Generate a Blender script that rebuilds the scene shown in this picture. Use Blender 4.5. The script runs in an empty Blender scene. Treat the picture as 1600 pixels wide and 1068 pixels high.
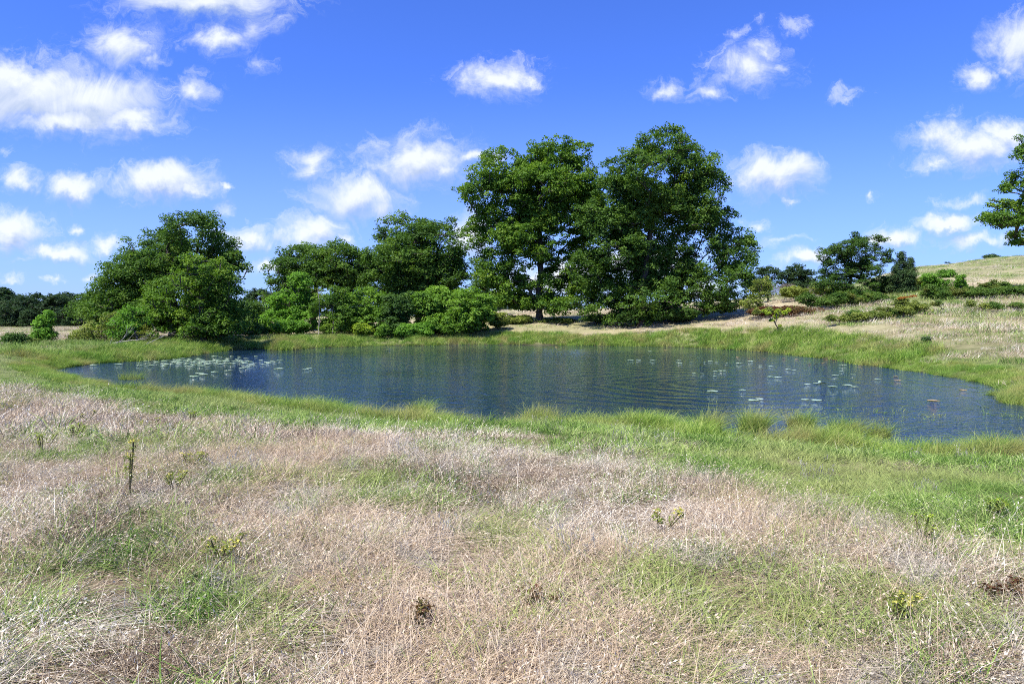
import bpy, math, random
import numpy as np
from mathutils import Vector
R = math.radians
scene = bpy.context.scene
COL = scene.collection

# ------------------------------------------------------------------ camera
CAMH = 3.2
PITCH = math.atan(42 / 1067)
cd = bpy.data.cameras.new("camera"); cam = bpy.data.objects.new("camera", cd); COL.objects.link(cam)
cam.location = (0, 0, CAMH); cam.rotation_euler = (math.pi / 2 - PITCH, 0, 0)
cd.sensor_width = 36; cd.lens = 24.0; cd.clip_end = 6000; cd.clip_start = 0.05
scene.camera = cam
# ------------------------------------------------------------------ light
SUN_EL, SUN_AZ = R(60), R(222)          # azimuth from +Y clockwise: behind the camera, to the left
sun_dir = Vector((math.sin(SUN_AZ) * math.cos(SUN_EL), math.cos(SUN_AZ) * math.cos(SUN_EL), math.sin(SUN_EL)))
sl = bpy.data.lights.new("sun", 'SUN'); sl.energy = 5.0; sl.angle = R(0.5); sl.color = (1.0, 0.93, 0.80)
so = bpy.data.objects.new("sun", sl); COL.objects.link(so); so.rotation_euler = sun_dir.to_track_quat('Z', 'Y').to_euler()
so.location = (-40, -40, 80)
scene.view_settings.view_transform = 'Standard'; scene.view_settings.look = 'None'
scene.view_settings.exposure = 0.62; scene.view_settings.gamma = 1.0
scene.cycles.max_bounces = 6; scene.cycles.transparent_max_bounces = 4
scene.cycles.diffuse_bounces = 3; scene.cycles.glossy_bounces = 3; scene.cycles.transmission_bounces = 3
scene.cycles.use_denoising = False; scene.cycles.use_adaptive_sampling = True; scene.cycles.adaptive_threshold = .02
scene.cycles.filter_width = 0.95; scene.cycles.sample_clamp_direct = 8; scene.cycles.sample_clamp_indirect = 4
scene.cycles.caustics_reflective = False; scene.cycles.caustics_refractive = False


class NT:
    def __init__(s, tree): s.t = tree; s.n = tree.nodes; s.l = tree.links
    def new(s, typ, **kw):
        n = s.n.new(typ)
        for k, v in kw.items(): setattr(n, k, v)
        return n
    def put(s, sock, v):
        if isinstance(v, bpy.types.NodeSocket): s.l.new(v, sock)
        elif v is not None: sock.default_value = v
    def math(s, op, a, b=None, c=None, clamp=False):
        n = s.new('ShaderNodeMath', operation=op, use_clamp=clamp)
        s.put(n.inputs[0], a)
        if b is not None: s.put(n.inputs[1], b)
        if c is not None: s.put(n.inputs[2], c)
        return n.outputs[0]
    def vec(s, op, a, b=None, c=None):
        n = s.new('ShaderNodeVectorMath', operation=op)
        s.put(n.inputs[0], a)
        if b is not None: s.put(n.inputs[1], b)
        if c is not None: s.put(n.inputs[2], c)
        return n.outputs['Value'] if op in ('LENGTH', 'DOT_PRODUCT') else n.outputs[0]
    def noise(s, v, scale, detail=4, rough=.55, dist=0, dim='3D'):
        n = s.new('ShaderNodeTexNoise', noise_dimensions=dim)
        s.put(n.inputs['Vector'], v); n.inputs['Scale'].default_value = scale
        n.inputs['Detail'].default_value = detail; n.inputs['Roughness'].default_value = rough
        n.inputs['Distortion'].default_value = dist
        return n.outputs['Fac']
    def mapr(s, v, a, b, c=0., d=1., smooth=True):
        n = s.new('ShaderNodeMapRange', interpolation_type='SMOOTHSTEP' if smooth else 'LINEAR')
        s.put(n.inputs[0], v)
        for i, q in enumerate((a, b, c, d)): n.inputs[1 + i].default_value = q
        return n.outputs[0]
    def mix(s, f, a, b, blend='MIX'):
        n = s.new('ShaderNodeMix', data_type='RGBA', blend_type=blend)
        s.put(n.inputs[0], f)
        for i, q in ((6, a), (7, b)):
            if isinstance(q, tuple): q = (*q[:3], 1)
            s.put(n.inputs[i], q)
        return n.outputs[2]
    def ramp(s, f, stops):
        n = s.new('ShaderNodeValToRGB'); e = n.color_ramp.elements
        while len(e) < len(stops): e.new(.5)
        for q, (p, c) in zip(e, stops): q.position = p; q.color = (*c, 1)
        s.put(n.inputs[0], f); return n.outputs[0]


# ------------------------------------------------------------------ sky with clouds, by direction
world = bpy.data.worlds.new("World"); scene.world = world; world.use_nodes = True
w = NT(world.node_tree); w.n.clear()
sky = w.new('ShaderNodeTexSky', sky_type='NISHITA'); sky.sun_disc = False
sky.sun_elevation = SUN_EL; sky.sun_rotation = SUN_AZ
sky.altitude = 300; sky.air_density = 1.0; sky.dust_density = 0.35; sky.ozone_density = 2.0
skyc = w.mix(1.0, sky.outputs[0], (0.0455, 0.0725, 0.162), 'MULTIPLY')
tc = w.new('ShaderNodeTexCoord'); sep = w.new('ShaderNodeSeparateXYZ'); w.l.new(tc.outputs['Generated'], sep.inputs[0])
ay = w.math('MAXIMUM', w.math('ABSOLUTE', sep.outputs[1]), 0.05)
u = w.math('DIVIDE', sep.outputs[0], ay); v = w.math('DIVIDE', sep.outputs[2], ay)
cmb = w.new('ShaderNodeCombineXYZ'); w.l.new(u, cmb.inputs[0]); w.l.new(v, cmb.inputs[1])
uv = cmb.outputs[0]
# a billow displacement of the coordinates, then ellipses
nz = w.new('ShaderNodeTexNoise', noise_dimensions='2D'); w.l.new(uv, nz.inputs['Vector'])
nz.inputs['Scale'].default_value = 16; nz.inputs['Detail'].default_value = 5; nz.inputs['Roughness'].default_value = .6
wv = w.vec('MULTIPLY_ADD', nz.outputs['Color'], (.075, .05, 0), (-.0375, -.025, 0))
cuv = w.vec('ADD', uv, wv)
CL = [(55,150,115,46,1),(150,165,105,44,1),(215,188,55,22,1),(20,135,70,42,1),(110,192,85,20,1),
 (200,75,68,40,.82),(235,100,42,26,.55),(330,12,125,30,.95),(405,45,55,42,.6),(345,66,60,30,.68),(415,105,40,30,.45),(440,38,38,26,.5),(290,-10,100,30,.8),
 (315,145,46,30,.72),(785,130,58,26,1),(828,133,30,14,.8),(1165,110,70,38,.72),(1105,145,45,22,.62),(1185,88,45,30,.72),(1036,145,36,20,.6),
 (1145,62,40,26,.42),(1170,40,20,18,.4),(1245,48,38,20,.52),(1212,112,30,28,.5),(1130,125,60,25,.5),(1312,150,30,18,.6),(1590,78,46,46,1),(1512,128,32,25,.75),(1560,118,40,20,.55),
 (1512,232,78,32,1),(1450,258,36,16,.8),(1558,218,40,24,.95),(1200,275,66,31,1),(1240,282,44,18,.7),(250,288,72,27,1),(305,298,40,15,.85),(352,298,17,10,.75),(345,325,22,12,.62),
 (120,298,46,22,.88),(40,282,36,22,.75),(15,235,32,16,.42),(660,255,80,38,1),(610,248,42,32,.68),(742,248,50,18,.75),(690,270,50,22,.9),(560,262,40,20,.4),(485,258,56,28,.68),
 (560,312,66,34,1),(495,363,52,27,1),(540,378,30,16,.7),(390,375,46,22,.95),(350,365,32,15,.65),(25,362,52,30,.95),(100,395,56,18,.85),(122,358,18,14,.62),
 (180,385,32,16,.8),(145,435,26,10,.65),(15,437,26,10,.6),(80,436,16,8,.72),(200,315,30,12,.4),(735,370,30,34,1),(1500,320,62,16,.55),(1478,352,42,15,1),(1520,377,80,17,.7),
 (1395,373,36,20,.85),(1255,403,42,15,.9),(1222,315,25,10,.55),(1350,310,16,10,.65),(1565,368,50,20,.5),(1230,372,80,14,.4),(1180,350,30,16,.5),
 (1000,415,80,34,1),(880,440,90,26,1),(790,470,60,18,.9),(1100,450,60,20,.8),(40,410,70,10,.4),(420,420,60,16,.6),
 (-150,200,90,40,1),(-260,330,80,25,.9),(1750,150,90,40,1),(1800,320,90,25,.9),(300,-190,150,60,1),(900,-260,160,60,.8),(1300,-160,120,50,.7)]


def cloud_field(cv):
    acc = None
    for (cx, cy, rx, ry, st) in CL:
        U = (cx - 800) / 1067; V = (492 - cy) / 1067; RX = rx * 1.56 / 1067; RY = ry * 1.52 / 1067
        q = w.vec('MULTIPLY_ADD', cv, (1 / RX, 1 / RY, 0), (-U / RX, -V / RY, 0))
        d = w.math('SUBTRACT', st, w.vec('LENGTH', q))
        acc = d if acc is None else w.math('MAXIMUM', acc, d)
    return acc


acc = cloud_field(cuv)
acc_up = cloud_field(w.vec('ADD', cuv, (-.004, .017, 0)))
n2 = w.noise(uv, 11, 10, .66, .5, '2D')
n3 = w.noise(w.vec('ADD', uv, (-.004, .010, 0)), 11, 6, .62, .5, '2D')
nb = w.math('MULTIPLY_ADD', n2, 1.1, -.55)
core = w.mapr(w.math('ADD', acc, nb), .10, .78)
wisp = w.math('MULTIPLY', w.mapr(w.math('ADD', acc, w.math('MULTIPLY_ADD', w.noise(w.vec('MULTIPLY', cuv, (1, 1.5, 1)), 20, 6, .7, 1.2, '2D'), 1.5, -.72)), -.02, .75), .5)
alpha = w.math('MULTIPLY', w.math('MAXIMUM', core, wisp), .92)
up_ = w.math('SUBTRACT', w.math('ADD', acc, w.math('MULTIPLY', n2, .9)), w.math('ADD', acc_up, w.math('MULTIPLY', n3, .9)))
sh = w.math('MULTIPLY_ADD', up_, 1.3, .60, clamp=True)
cc = w.mix(sh, (.30, .38, .54), (.66, .69, .73))
# thin low haze veil near the horizon
veil = w.mapr(v, -.02, .36, .50, 0.)
sk2 = w.mix(veil, skyc, (.30, .40, .68))
fin = w.mix(alpha, sk2, cc)
bg = w.new('ShaderNodeBackground'); w.l.new(fin, bg.inputs[0]); bg.inputs[1].default_value = 1.0
wo = w.new('ShaderNodeOutputWorld'); w.l.new(bg.outputs[0], wo.inputs[0])
world.cycles.sampling_method = 'MANUAL'; world.cycles.sample_map_resolution = 512


# ------------------------------------------------------------------ helpers
def tag(o, label=None, cat=None, group=None, kind=None):
    for k, q in (('label', label), ('category', cat), ('group', group), ('kind', kind)):
        if q: o[k] = q
    return o


def mesh(name, verts, faces, mat, attrs=None, smooth=False):
    me = bpy.data.meshes.new(name)
    verts = np.asarray(verts, np.float32); faces = [np.asarray(f, np.int32) for f in (faces if isinstance(faces, list) else [faces])]
    faces = [f for f in faces if len(f)]
    me.vertices.add(len(verts)); me.vertices.foreach_set('co', verts.ravel())
    nl = sum(f.size for f in faces); me.loops.add(nl)
    me.loops.foreach_set('vertex_index', np.concatenate([f.ravel() for f in faces]))
    npoly = sum(len(f) for f in faces); me.polygons.add(npoly)
    tot = np.concatenate([np.full(len(f), f.shape[1]) for f in faces]); st = np.concatenate([[0], np.cumsum(tot)[:-1]])
    me.polygons.foreach_set('loop_start', st.astype(np.int32))
    me.update(calc_edges=True)
    for k, a in (attrs or {}).items():
        t = 'FLOAT'; at = me.attributes.new(k, t, 'POINT'); at.data.foreach_set('value', np.asarray(a, np.float32))
    if smooth: me.polygons.foreach_set('use_smooth', np.ones(npoly, bool))
    me.materials.append(mat)
    return me


def obj(name, me, parent=None, loc=(0, 0, 0)):
    o = bpy.data.objects.new(name, me); COL.objects.link(o); o.location = loc
    if parent: o.parent = parent
    return o


def empty(name, loc):
    o = bpy.data.objects.new(name, None); COL.objects.link(o); o.location = loc; o.empty_display_size = .3
    return o


def hsh(ix, iy, iz, seed):
    h = (ix.astype(np.int64) * 374761393 + iy.astype(np.int64) * 668265263 + iz.astype(np.int64) * 2147483647 + seed * 1274126177) & 0xffffffff
    h = ((h ^ (h >> 13)) * 1274126177) & 0xffffffff
    return ((h ^ (h >> 16)) & 0xffff) / 65535.0


def vnoise(x, y, z=None, seed=0):
    x = np.asarray(x, float); y = np.asarray(y, float); z = np.zeros_like(x) if z is None else np.asarray(z, float)
    X, Y, Z = np.floor(x), np.floor(y), np.floor(z); fx, fy, fz = x - X, y - Y, z - Z
    fx, fy, fz = [q * q * (3 - 2 * q) for q in (fx, fy, fz)]
    r = 0
    for a in (0, 1):
        for b in (0, 1):
            for c in (0, 1):
                r = r + hsh(X + a, Y + b, Z + c, seed) * (fx if a else 1 - fx) * (fy if b else 1 - fy) * (fz if c else 1 - fz)
    return r


def fbm(x, y, z=None, seed=0, o=4):
    r = 0; a = .5; t = 0
    for i in range(o):
        r = r + a * vnoise(x * 2 ** i, y * 2 ** i, None if z is None else z * 2 ** i, seed + i * 7); t += a; a *= .5
    return r / t


def sm(a, b, x):
    q = np.clip((np.asarray(x, float) - a) / (b - a), 0, 1); return q * q * (3 - 2 * q)


def ray(px, py):
    a = (px - 800) / 1067; b = (534 - py) / 1067
    return a, math.cos(PITCH) + b * math.sin(PITCH), -math.sin(PITCH) + b * math.cos(PITCH)


def P(px, py, Y):
    a, b, c = ray(px, py); k = Y / b
    return np.array((a * k, Y, CAMH + c * k)), k / 1067


def on_plane(px, py, z=0.):
    a, b, c = ray(px, py); k = (z - CAMH) / c
    return np.array((a * k, b * k, z))


# ------------------------------------------------------------------ pond outline and land height
near = [(62,580),(100,594),(160,610),(225,624),(290,630),(330,628),(420,644),(520,658),(600,668),(700,680),(770,690),(800,684),(860,688),(950,684),(1020,684),
        (1080,692),(1125,708),(1180,712),(1240,706),(1300,712),(1345,718),(1390,736),(1440,728),(1500,722),(1600,726),(1760,740)]
far = [(1820,662),(1720,646),(1640,637),(1605,632),(1572,622),(1590,606),(1545,596),(1480,586),(1420,577),(1340,567),(1260,556),(1200,549),(1120,544),(1040,541),(960,540),(880,539),
       (800,538),(700,538),(650,540),(600,539),(540,542),(480,543),(440,548),(410,545),(370,545),(330,549),(300,556),(240,562),(180,565),(115,569)]
poly = np.array([on_plane(*q)[:2] for q in near + far])
for _ in range(2):
    nx = np.roll(poly, -1, 0); poly = np.stack([poly * .75 + nx * .25, poly * .25 + nx * .75], 1).reshape(-1, 2)


def sdf(x, y):
    x = np.asarray(x, float).ravel(); y = np.asarray(y, float).ravel(); out = np.full(len(x), 1e9); ins = np.zeros(len(x), bool)
    A = poly; B = np.roll(poly, -1, 0)
    for i in range(len(A)):
        ax, ay_ = A[i]; bx, by = B[i]; dx, dy = bx - ax, by - ay_
        t = np.clip(((x - ax) * dx + (y - ay_) * dy) / (dx * dx + dy * dy + 1e-12), 0, 1)
        out = np.minimum(out, (x - ax - t * dx) ** 2 + (y - ay_ - t * dy) ** 2)
        c = ((ay_ > y) != (by > y)) & (x < dx * (y - ay_) / (dy + 1e-12) + ax); ins ^= c
    d = np.sqrt(out); return np.where(ins, -d, d)


TT = np.array([-1.2, -.75, -.6, -.4, -.2, 0, .15, .3, .45, .6, .75, 1.2])
YY = np.array([0, 20, 40, 50, 60, 75, 90, 110, 150, 200, 300, 600, 3000.])
ZT = np.array([
 [1.6] * 12, [1.5] * 12,
 [1.2, 1.1, 1, .9, .9, .9, 1.2, 1.3, 1.3, 1.3, 1.5, 2.0],
 [.9, .8, .8, .8, .8, .9, 1.2, 1.3, 1.7, 2.1, 2.4, 3.0],
 [.8, .8, .8, .8, .8, 1, 1.3, 1.5, 2.3, 3.4, 3.8, 4.5],
 [.8, .8, .8, .9, 1, 1.1, 1.0, 2.2, 4.2, 5.6, 6.2, 7],
 [.8, .8, .8, 1, 1.4, 2.4, 2.9, 3.6, 5.1, 7.3, 8.2, 10],
 [.7, .7, .8, 1.1, 1.8, 3.1, 3.6, 4.6, 6.2, 9.5, 10.8, 13],
 [.4, .4, .6, 1.2, 2.2, 3.9, 4.6, 6.0, 8.2, 13.4, 15.4, 18],
 [0.1, .2, .5, 1.2, 2.2, 3.8, 4.6, 6.5, 9.6, 17.2, 20.3, 24],
 [0, .2, .4, 1.2, 2, 3.5, 4.4, 6.0, 9.5, 16.5, 20, 26],
 [0, 0, .2, 1., 1.5, 3, 3.5, 5, 8, 12, 15, 18],
 [0] * 12])


def height(x, y, S=None):
    x = np.asarray(x, float).ravel(); y = np.asarray(y, float).ravel()
    if S is None: S = sdf(x, y)
    yc = np.clip(y, 0, 2999); t = np.clip(x / np.maximum(yc, 10), -1.19, 1.19)
    i = np.clip(np.searchsorted(YY, yc, 'right') - 1, 0, len(YY) - 2); j = np.clip(np.searchsorted(TT, t, 'right') - 1, 0, len(TT) - 2)
    fy = (yc - YY[i]) / (YY[i + 1] - YY[i]); ft = (t - TT[j]) / (TT[j + 1] - TT[j])
    fy = fy * .5 + .5 * fy * fy * (3 - 2 * fy); ft = ft * .5 + .5 * ft * ft * (3 - 2 * ft)
    z = (ZT[i, j] * (1 - ft) + ZT[i, j + 1] * ft) * (1 - fy) + (ZT[i + 1, j] * (1 - ft) + ZT[i + 1, j + 1] * ft) * fy
    L = np.interp(y, [25, 60], [13., 6.5])
    e = np.clip(S / L, 0, 1); e = 1 - (1 - e) ** 2.2
    z = z * e + .09 * np.clip(S / .4, 0, 1)
    z = z + (fbm(x * .35, y * .35, seed=3) - .5) * .28 * np.clip(S / 5, 0, 1) + (fbm(x * .07, y * .07, seed=5) - .5) * .8 * np.clip((S - 3) / 14, 0, 1) * np.clip((y - 30) / 30, 0, 1)
    return np.where(S < 0, -.6 * sm(0, 3, -S) - .02, z)


def H(x, y): return float(height([x], [y])[0])


def ground_hit(px, py):
    a, b, c = ray(px, py); ks = np.concatenate([np.linspace(1, 60, 600), np.linspace(60, 400, 900)])
    hz = height(a * ks, b * ks); k = ks[np.argmax(CAMH + c * ks < np.maximum(hz, 0))]
    return a * k, b * k


def green_mask(x, y, S):
    t = x / np.maximum(y, 4)
    nearside = (y < 24) | ((y < 42) & (t < -.5) & (x * .0 + y < 39))
    W = np.where(nearside, np.interp(t, [-.8, -.3, .1, .4, .8], [7.0, 6.8, 8.0, 9.6, 10.5]), np.interp(t, [-.7, -.3, -.1, .15, .35, .55, .75], [13, 8, 5, 3.2, 2.8, 3.0, 3.6]))
    n = fbm(x * .45, y * .45, seed=11) - .5
    g = 1 - sm(-1.0, 1.2, S + n * 3.0 - W)
    pn = fbm(x * 1.1 + 9, y * 1.1, seed=21)
    bias = np.interp(t, [-.8, -.1, .5, .8], [-.04, -.025, .02, .04]) * np.clip((9 - y) / 3, 0, 1) - .06 * np.clip((y - 9) / 4, 0, 1)
    pt = np.where(y < 9.5, .13, .03) + sm(.48, .64, pn + bias) * .52
    far_n = (.10 + .30 * sm(.35, .5, t) + .35 * sm(80, 110, y) * sm(.3, .5, t) + sm(.48, .64, fbm(x * .12, y * .12, seed=31)) * .5) * np.clip((y - 30) / 10, 0, 1)
    return np.clip(np.maximum(g * .97, np.where(y < 30, pt, far_n)), 0, 1)


# ------------------------------------------------------------------ materials
def material(name):
    m = bpy.data.materials.new(name); m.use_nodes = True; t = NT(m.node_tree)
    return m, t, t.n['Principled BSDF'], t.n['Material Output']


def attr(t, name, typ='GEOMETRY'):
    a = t.new('ShaderNodeAttribute', attribute_name=name); a.attribute_type = typ; return a.outputs['Fac']


def geo_pos(t): return t.new('ShaderNodeNewGeometry').outputs['Position']


def leafmat(name, stops, trans=.36, rough=.6, spec=.18, nscale=.35, tint=None, amt=.5):
    m, t, b, out = material(name)
    r = attr(t, 'rnd'); n = t.noise(geo_pos(t), nscale, 3)
    f = t.math('ADD', t.math('MULTIPLY', r, .55), t.math('MULTIPLY_ADD', n, 1.6, -.58), clamp=True)
    c = t.ramp(f, stops)
    if tint: c = t.mix(t.math('MULTIPLY', t.mapr(t.noise(geo_pos(t), nscale * .5, 3), .5, .68), amt), c, tint)
    t.put(b.inputs['Base Color'], c); b.inputs['Roughness'].default_value = rough; b.inputs['Specular IOR Level'].default_value = spec
    tr = t.new('ShaderNodeBsdfTranslucent'); t.put(tr.inputs[0], t.mix(1.0, c, (1.25, 1.35, .55), 'MULTIPLY'))
    ms = t.new('ShaderNodeMixShader'); ms.inputs[0].default_value = trans
    t.l.new(b.outputs[0], ms.inputs[1]); t.l.new(tr.outputs[0], ms.inputs[2]); t.l.new(ms.outputs[0], out.inputs[0])
    return m


M = {}
M['oak'] = leafmat('oak_leaves', [(0, (0.043, 0.095, 0.020)), (.5, (0.084, 0.171, 0.030)), (1, (0.179, 0.285, 0.048))])
M['hick'] = leafmat('hickory_leaves', [(0, (0.046, 0.110, 0.017)), (.5, (0.105, 0.209, 0.028)), (1, (0.243, 0.361, 0.048))])
M['dark'] = leafmat('dark_leaves', [(0, (0.033, 0.081, 0.020)), (.5, (0.068, 0.143, 0.030)), (1, (0.130, 0.220, 0.045))])
M['bright'] = leafmat('bright_leaves', [(0, (0.075, 0.181, 0.022)), (.5, (0.147, 0.315, 0.039)), (1, (0.263, 0.467, 0.069))])
M['lime'] = leafmat('lime_leaves', [(0, (0.105, 0.209, 0.021)), (.5, (0.274, 0.381, 0.041)), (1, (0.505, 0.609, 0.069))])
M['sumac'] = leafmat('sumac_leaves', [(0, (.065, .150, .020)), (.5, (.150, .290, .038)), (1, (.270, .440, .070))])
M['cedar'] = leafmat('cedar_leaves', [(0, (0.033, 0.071, 0.025)), (.5, (0.063, 0.118, 0.039)), (1, (0.116, 0.181, 0.055))], trans=.15)
M['olive'] = leafmat('olive_leaves', [(0, (0.095, 0.143, 0.034)), (.5, (0.200, 0.256, 0.055)), (1, (0.378, 0.420, 0.098))])
M['bramble'] = leafmat('bramble_leaves', [(0, (0.046, 0.109, 0.021)), (.5, (0.098, 0.184, 0.034)), (1, (0.196, 0.287, 0.063))], tint=(0.184, 0.127, 0.040), amt=.5, nscale=.8)
M['rust'] = leafmat('rust_brush', [(0, (.07, .025, .018)), (.5, (.14, .055, .035)), (1, (.16, .15, .05))])
M['dist'] = leafmat('wood_leaves', [(0, (.018, .042, .020)), (.5, (.036, .075, .030)), (1, (.070, .120, .045))], nscale=.12)
M['greybr'] = leafmat('grey_twigs', [(0, (.10, .085, .075)), (.5, (.20, .17, .15)), (1, (.30, .27, .24))], trans=.05)
M['orange'] = leafmat('orange_leaves', [(0, (.25, .08, .02)), (1, (.50, .22, .05))])
M['yellow'] = leafmat('yellow_flowers', [(0, (.36, .34, .06)), (1, (.62, .58, .14))], trans=.2)
M['pad'] = leafmat('lily_pad_skin', [(0, (.26, .42, .24)), (.5, (.40, .56, .38)), (1, (.54, .68, .52))], trans=.1, rough=.22, spec=.9, nscale=1.5)
M['padold'] = leafmat('old_pad_skin', [(0, (.32, .22, .08)), (.5, (.46, .34, .14)), (1, (.55, .45, .2))], trans=.1, rough=.35, spec=.6, nscale=1.5)
M['paddark'] = leafmat('folded_pad_skin', [(0, (.012, .02, .006)), (1, (.04, .055, .015))], trans=.05, rough=.4)


def barkmat(name, a, b_):
    m, t, b, out = material(name)
    tcn = t.new('ShaderNodeTexCoord').outputs['Object']
    st = t.vec('MULTIPLY', tcn, (4, 4, .7)); n = t.noise(st, 3, 5, .6)
    t.put(b.inputs['Base Color'], t.mix(t.mapr(n, .35, .65), a, b_)); b.inputs['Roughness'].default_value = .9
    bp = t.new('ShaderNodeBump'); bp.inputs['Strength'].default_value = .8; bp.inputs['Distance'].default_value = .05
    t.put(bp.inputs['Height'], n); t.l.new(bp.outputs[0], b.inputs['Normal'])
    return m


M['bark'] = barkmat('bark', (.035, .028, .022), (.11, .095, .08))
M['deadbark'] = barkmat('dead_bark', (.25, .23, .2), (.45, .42, .38))
M['stem'] = barkmat('weed_stem', (.05, .06, .02), (.12, .10, .04))

# grass
def grassmat(name, stops, trans=.3, tint=None, nscale=.8, rough=.6, tint2=None, ns2=2.2, spec=.12):
    m, t, b, out = material(name)
    r = attr(t, 'rnd'); p = geo_pos(t)
    n = t.noise(p, nscale, 4); f = t.math('ADD', t.math('MULTIPLY', r, .92), t.math('MULTIPLY_ADD', n, 1.2, -.56), clamp=True)
    c = t.ramp(f, stops)
    if tint: c = t.mix(t.math('MULTIPLY', t.mapr(t.noise(p, nscale * .45, 3, .6), .46, .64), .75), c, tint)
    if tint2: c = t.mix(t.math('MULTIPLY', t.mapr(t.noise(t.vec('ADD', p, (31, 7, 3)), ns2, 3, .6), .52, .66), .65), c, tint2)
    t.put(b.inputs['Base Color'], c); b.inputs['Roughness'].default_value = rough; b.inputs['Specular IOR Level'].default_value = spec
    tr = t.new('ShaderNodeBsdfTranslucent'); t.put(tr.inputs[0], c)
    ms = t.new('ShaderNodeMixShader'); ms.inputs[0].default_value = trans
    t.l.new(b.outputs[0], ms.inputs[1]); t.l.new(tr.outputs[0], ms.inputs[2]); t.l.new(ms.outputs[0], out.inputs[0])
    return m


M['dry'] = grassmat('dry_straw', [(0, (.07, .045, .03)), (.22, (.24, .17, .11)), (.45, (.52, .43, .30)), (.7, (.72, .62, .46)), (1, (.95, .90, .76))], tint=(.54, .42, .28), tint2=(.50, .48, .40), trans=.18)
M['green'] = grassmat('green_blades', [(0, (.035, .085, .015)), (.3, (.11, .22, .035)), (.6, (.24, .38, .07)), (1, (.46, .56, .20))], tint=(.36, .40, .14), trans=.22)
M['marsh'] = grassmat('marsh_blades', [(0, (.05, .11, .015)), (.3, (.15, .29, .035)), (.6, (.28, .43, .06)), (1, (.50, .58, .18))], tint=(.40, .36, .14), tint2=(.16, .34, .05), ns2=.5)
M['grey'] = grassmat('grey_weed', [(0, (.14, .13, .11)), (.5, (.32, .30, .26)), (1, (.52, .50, .44))], spec=.03)

# ground
gm, t, b, out = material('meadow_soil')
p = geo_pos(t); gfac = attr(t, 'green'); fard = attr(t, 'far'); wet = attr(t, 'wet')
n1 = t.noise(p, 1.4, 6, .65); n2_ = t.noise(p, .09, 5, .6); n3_ = t.noise(p, 14, 4, .7)
dryc = t.ramp(t.math('ADD', t.math('MULTIPLY', n1, .6), t.math('MULTIPLY', n3_, .4)), [(.3, (.06, .045, .03)), (.5, (.14, .10, .07)), (.7, (.26, .20, .13))])
farc = t.ramp(t.math('ADD', t.math('MULTIPLY', n2_, .7), t.math('MULTIPLY', n1, .3)), [(.35, (.22, .22, .11)), (.5, (.36, .31, .19)), (.65, (.52, .44, .30))])
grc = t.ramp(n1, [(.3, (.06, .09, .02)), (.5, (.13, .18, .05)), (.7, (.22, .26, .09))])
c = t.mix(fard, dryc, farc); c = t.mix(gfac, c, grc)
c = t.mix(wet, c, (.030, .026, .016))
t.put(b.inputs['Base Color'], c); b.inputs['Roughness'].default_value = .95; b.inputs['Specular IOR Level'].default_value = .1
bp = t.new('ShaderNodeBump'); bp.inputs['Strength'].default_value = .7; bp.inputs['Distance'].default_value = .08
t.put(bp.inputs['Height'], n1); t.l.new(bp.outputs[0], b.inputs['Normal'])

# water
wm, t, b, out = material('pond_water')
p = geo_pos(t)
b.inputs['Base Color'].default_value = (.006, .022, .052, 1); b.inputs['Roughness'].default_value = .04; b.inputs['IOR'].default_value = 1.333
rot = t.new('ShaderNodeMapping'); rot.inputs['Rotation'].default_value = (0, 0, R(25)); rot.inputs['Scale'].default_value = (1, 1.9, 1); t.l.new(p, rot.inputs[0])
a1 = t.noise(rot.outputs[0], 3.2, 3, .55, .4); a2 = t.noise(p, 8.5, 3, .6)
gust = t.noise(p, .12, 3, .5)
RC = on_plane(1135, 600)
dv = t.vec('SUBTRACT', p, tuple(RC)); dist_ = t.vec('LENGTH', dv)
dn = t.math('ADD', dist_, t.math('MULTIPLY', t.noise(p, .35, 2), 2.2))
ring = t.math('SINE', t.math('MULTIPLY', dn, 5.2)); rfall = t.mapr(dist_, 3.5, 15, 1, 0)
ring = t.math('MULTIPLY', t.math('MULTIPLY', ring, rfall), .016)
calm = attr(t, 'calm')
t.put(b.inputs['Roughness'], t.math('MULTIPLY_ADD', attr(t, 'ruff'), t.mapr(gust, .35, .6, .25, .5), .04))
amp = t.math('MULTIPLY', t.mapr(gust, .3, .7, .55, 1.25), t.math('SUBTRACT', 1.0, calm))
a3 = t.noise(p, 1.15, 2, .5, .6)
hgt = t.math('ADD', t.math('ADD', t.math('MULTIPLY', a3, .045), t.math('MULTIPLY', t.math('MULTIPLY_ADD', a1, .036, t.math('MULTIPLY', a2, .007)), amp)), ring)
bp = t.new('ShaderNodeBump'); bp.inputs['Strength'].default_value = 1.0; bp.inputs['Distance'].default_value = 1.0
t.put(bp.inputs['Height'], hgt); t.l.new(bp.outputs[0], b.inputs['Normal'])


# ------------------------------------------------------------------ the land: one sheet to the horizon
def axis(c, a, lo, hi, n):
    return c + a * np.sinh(np.linspace(math.asinh((lo - c) / a), math.asinh((hi - c) / a), n))


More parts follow.
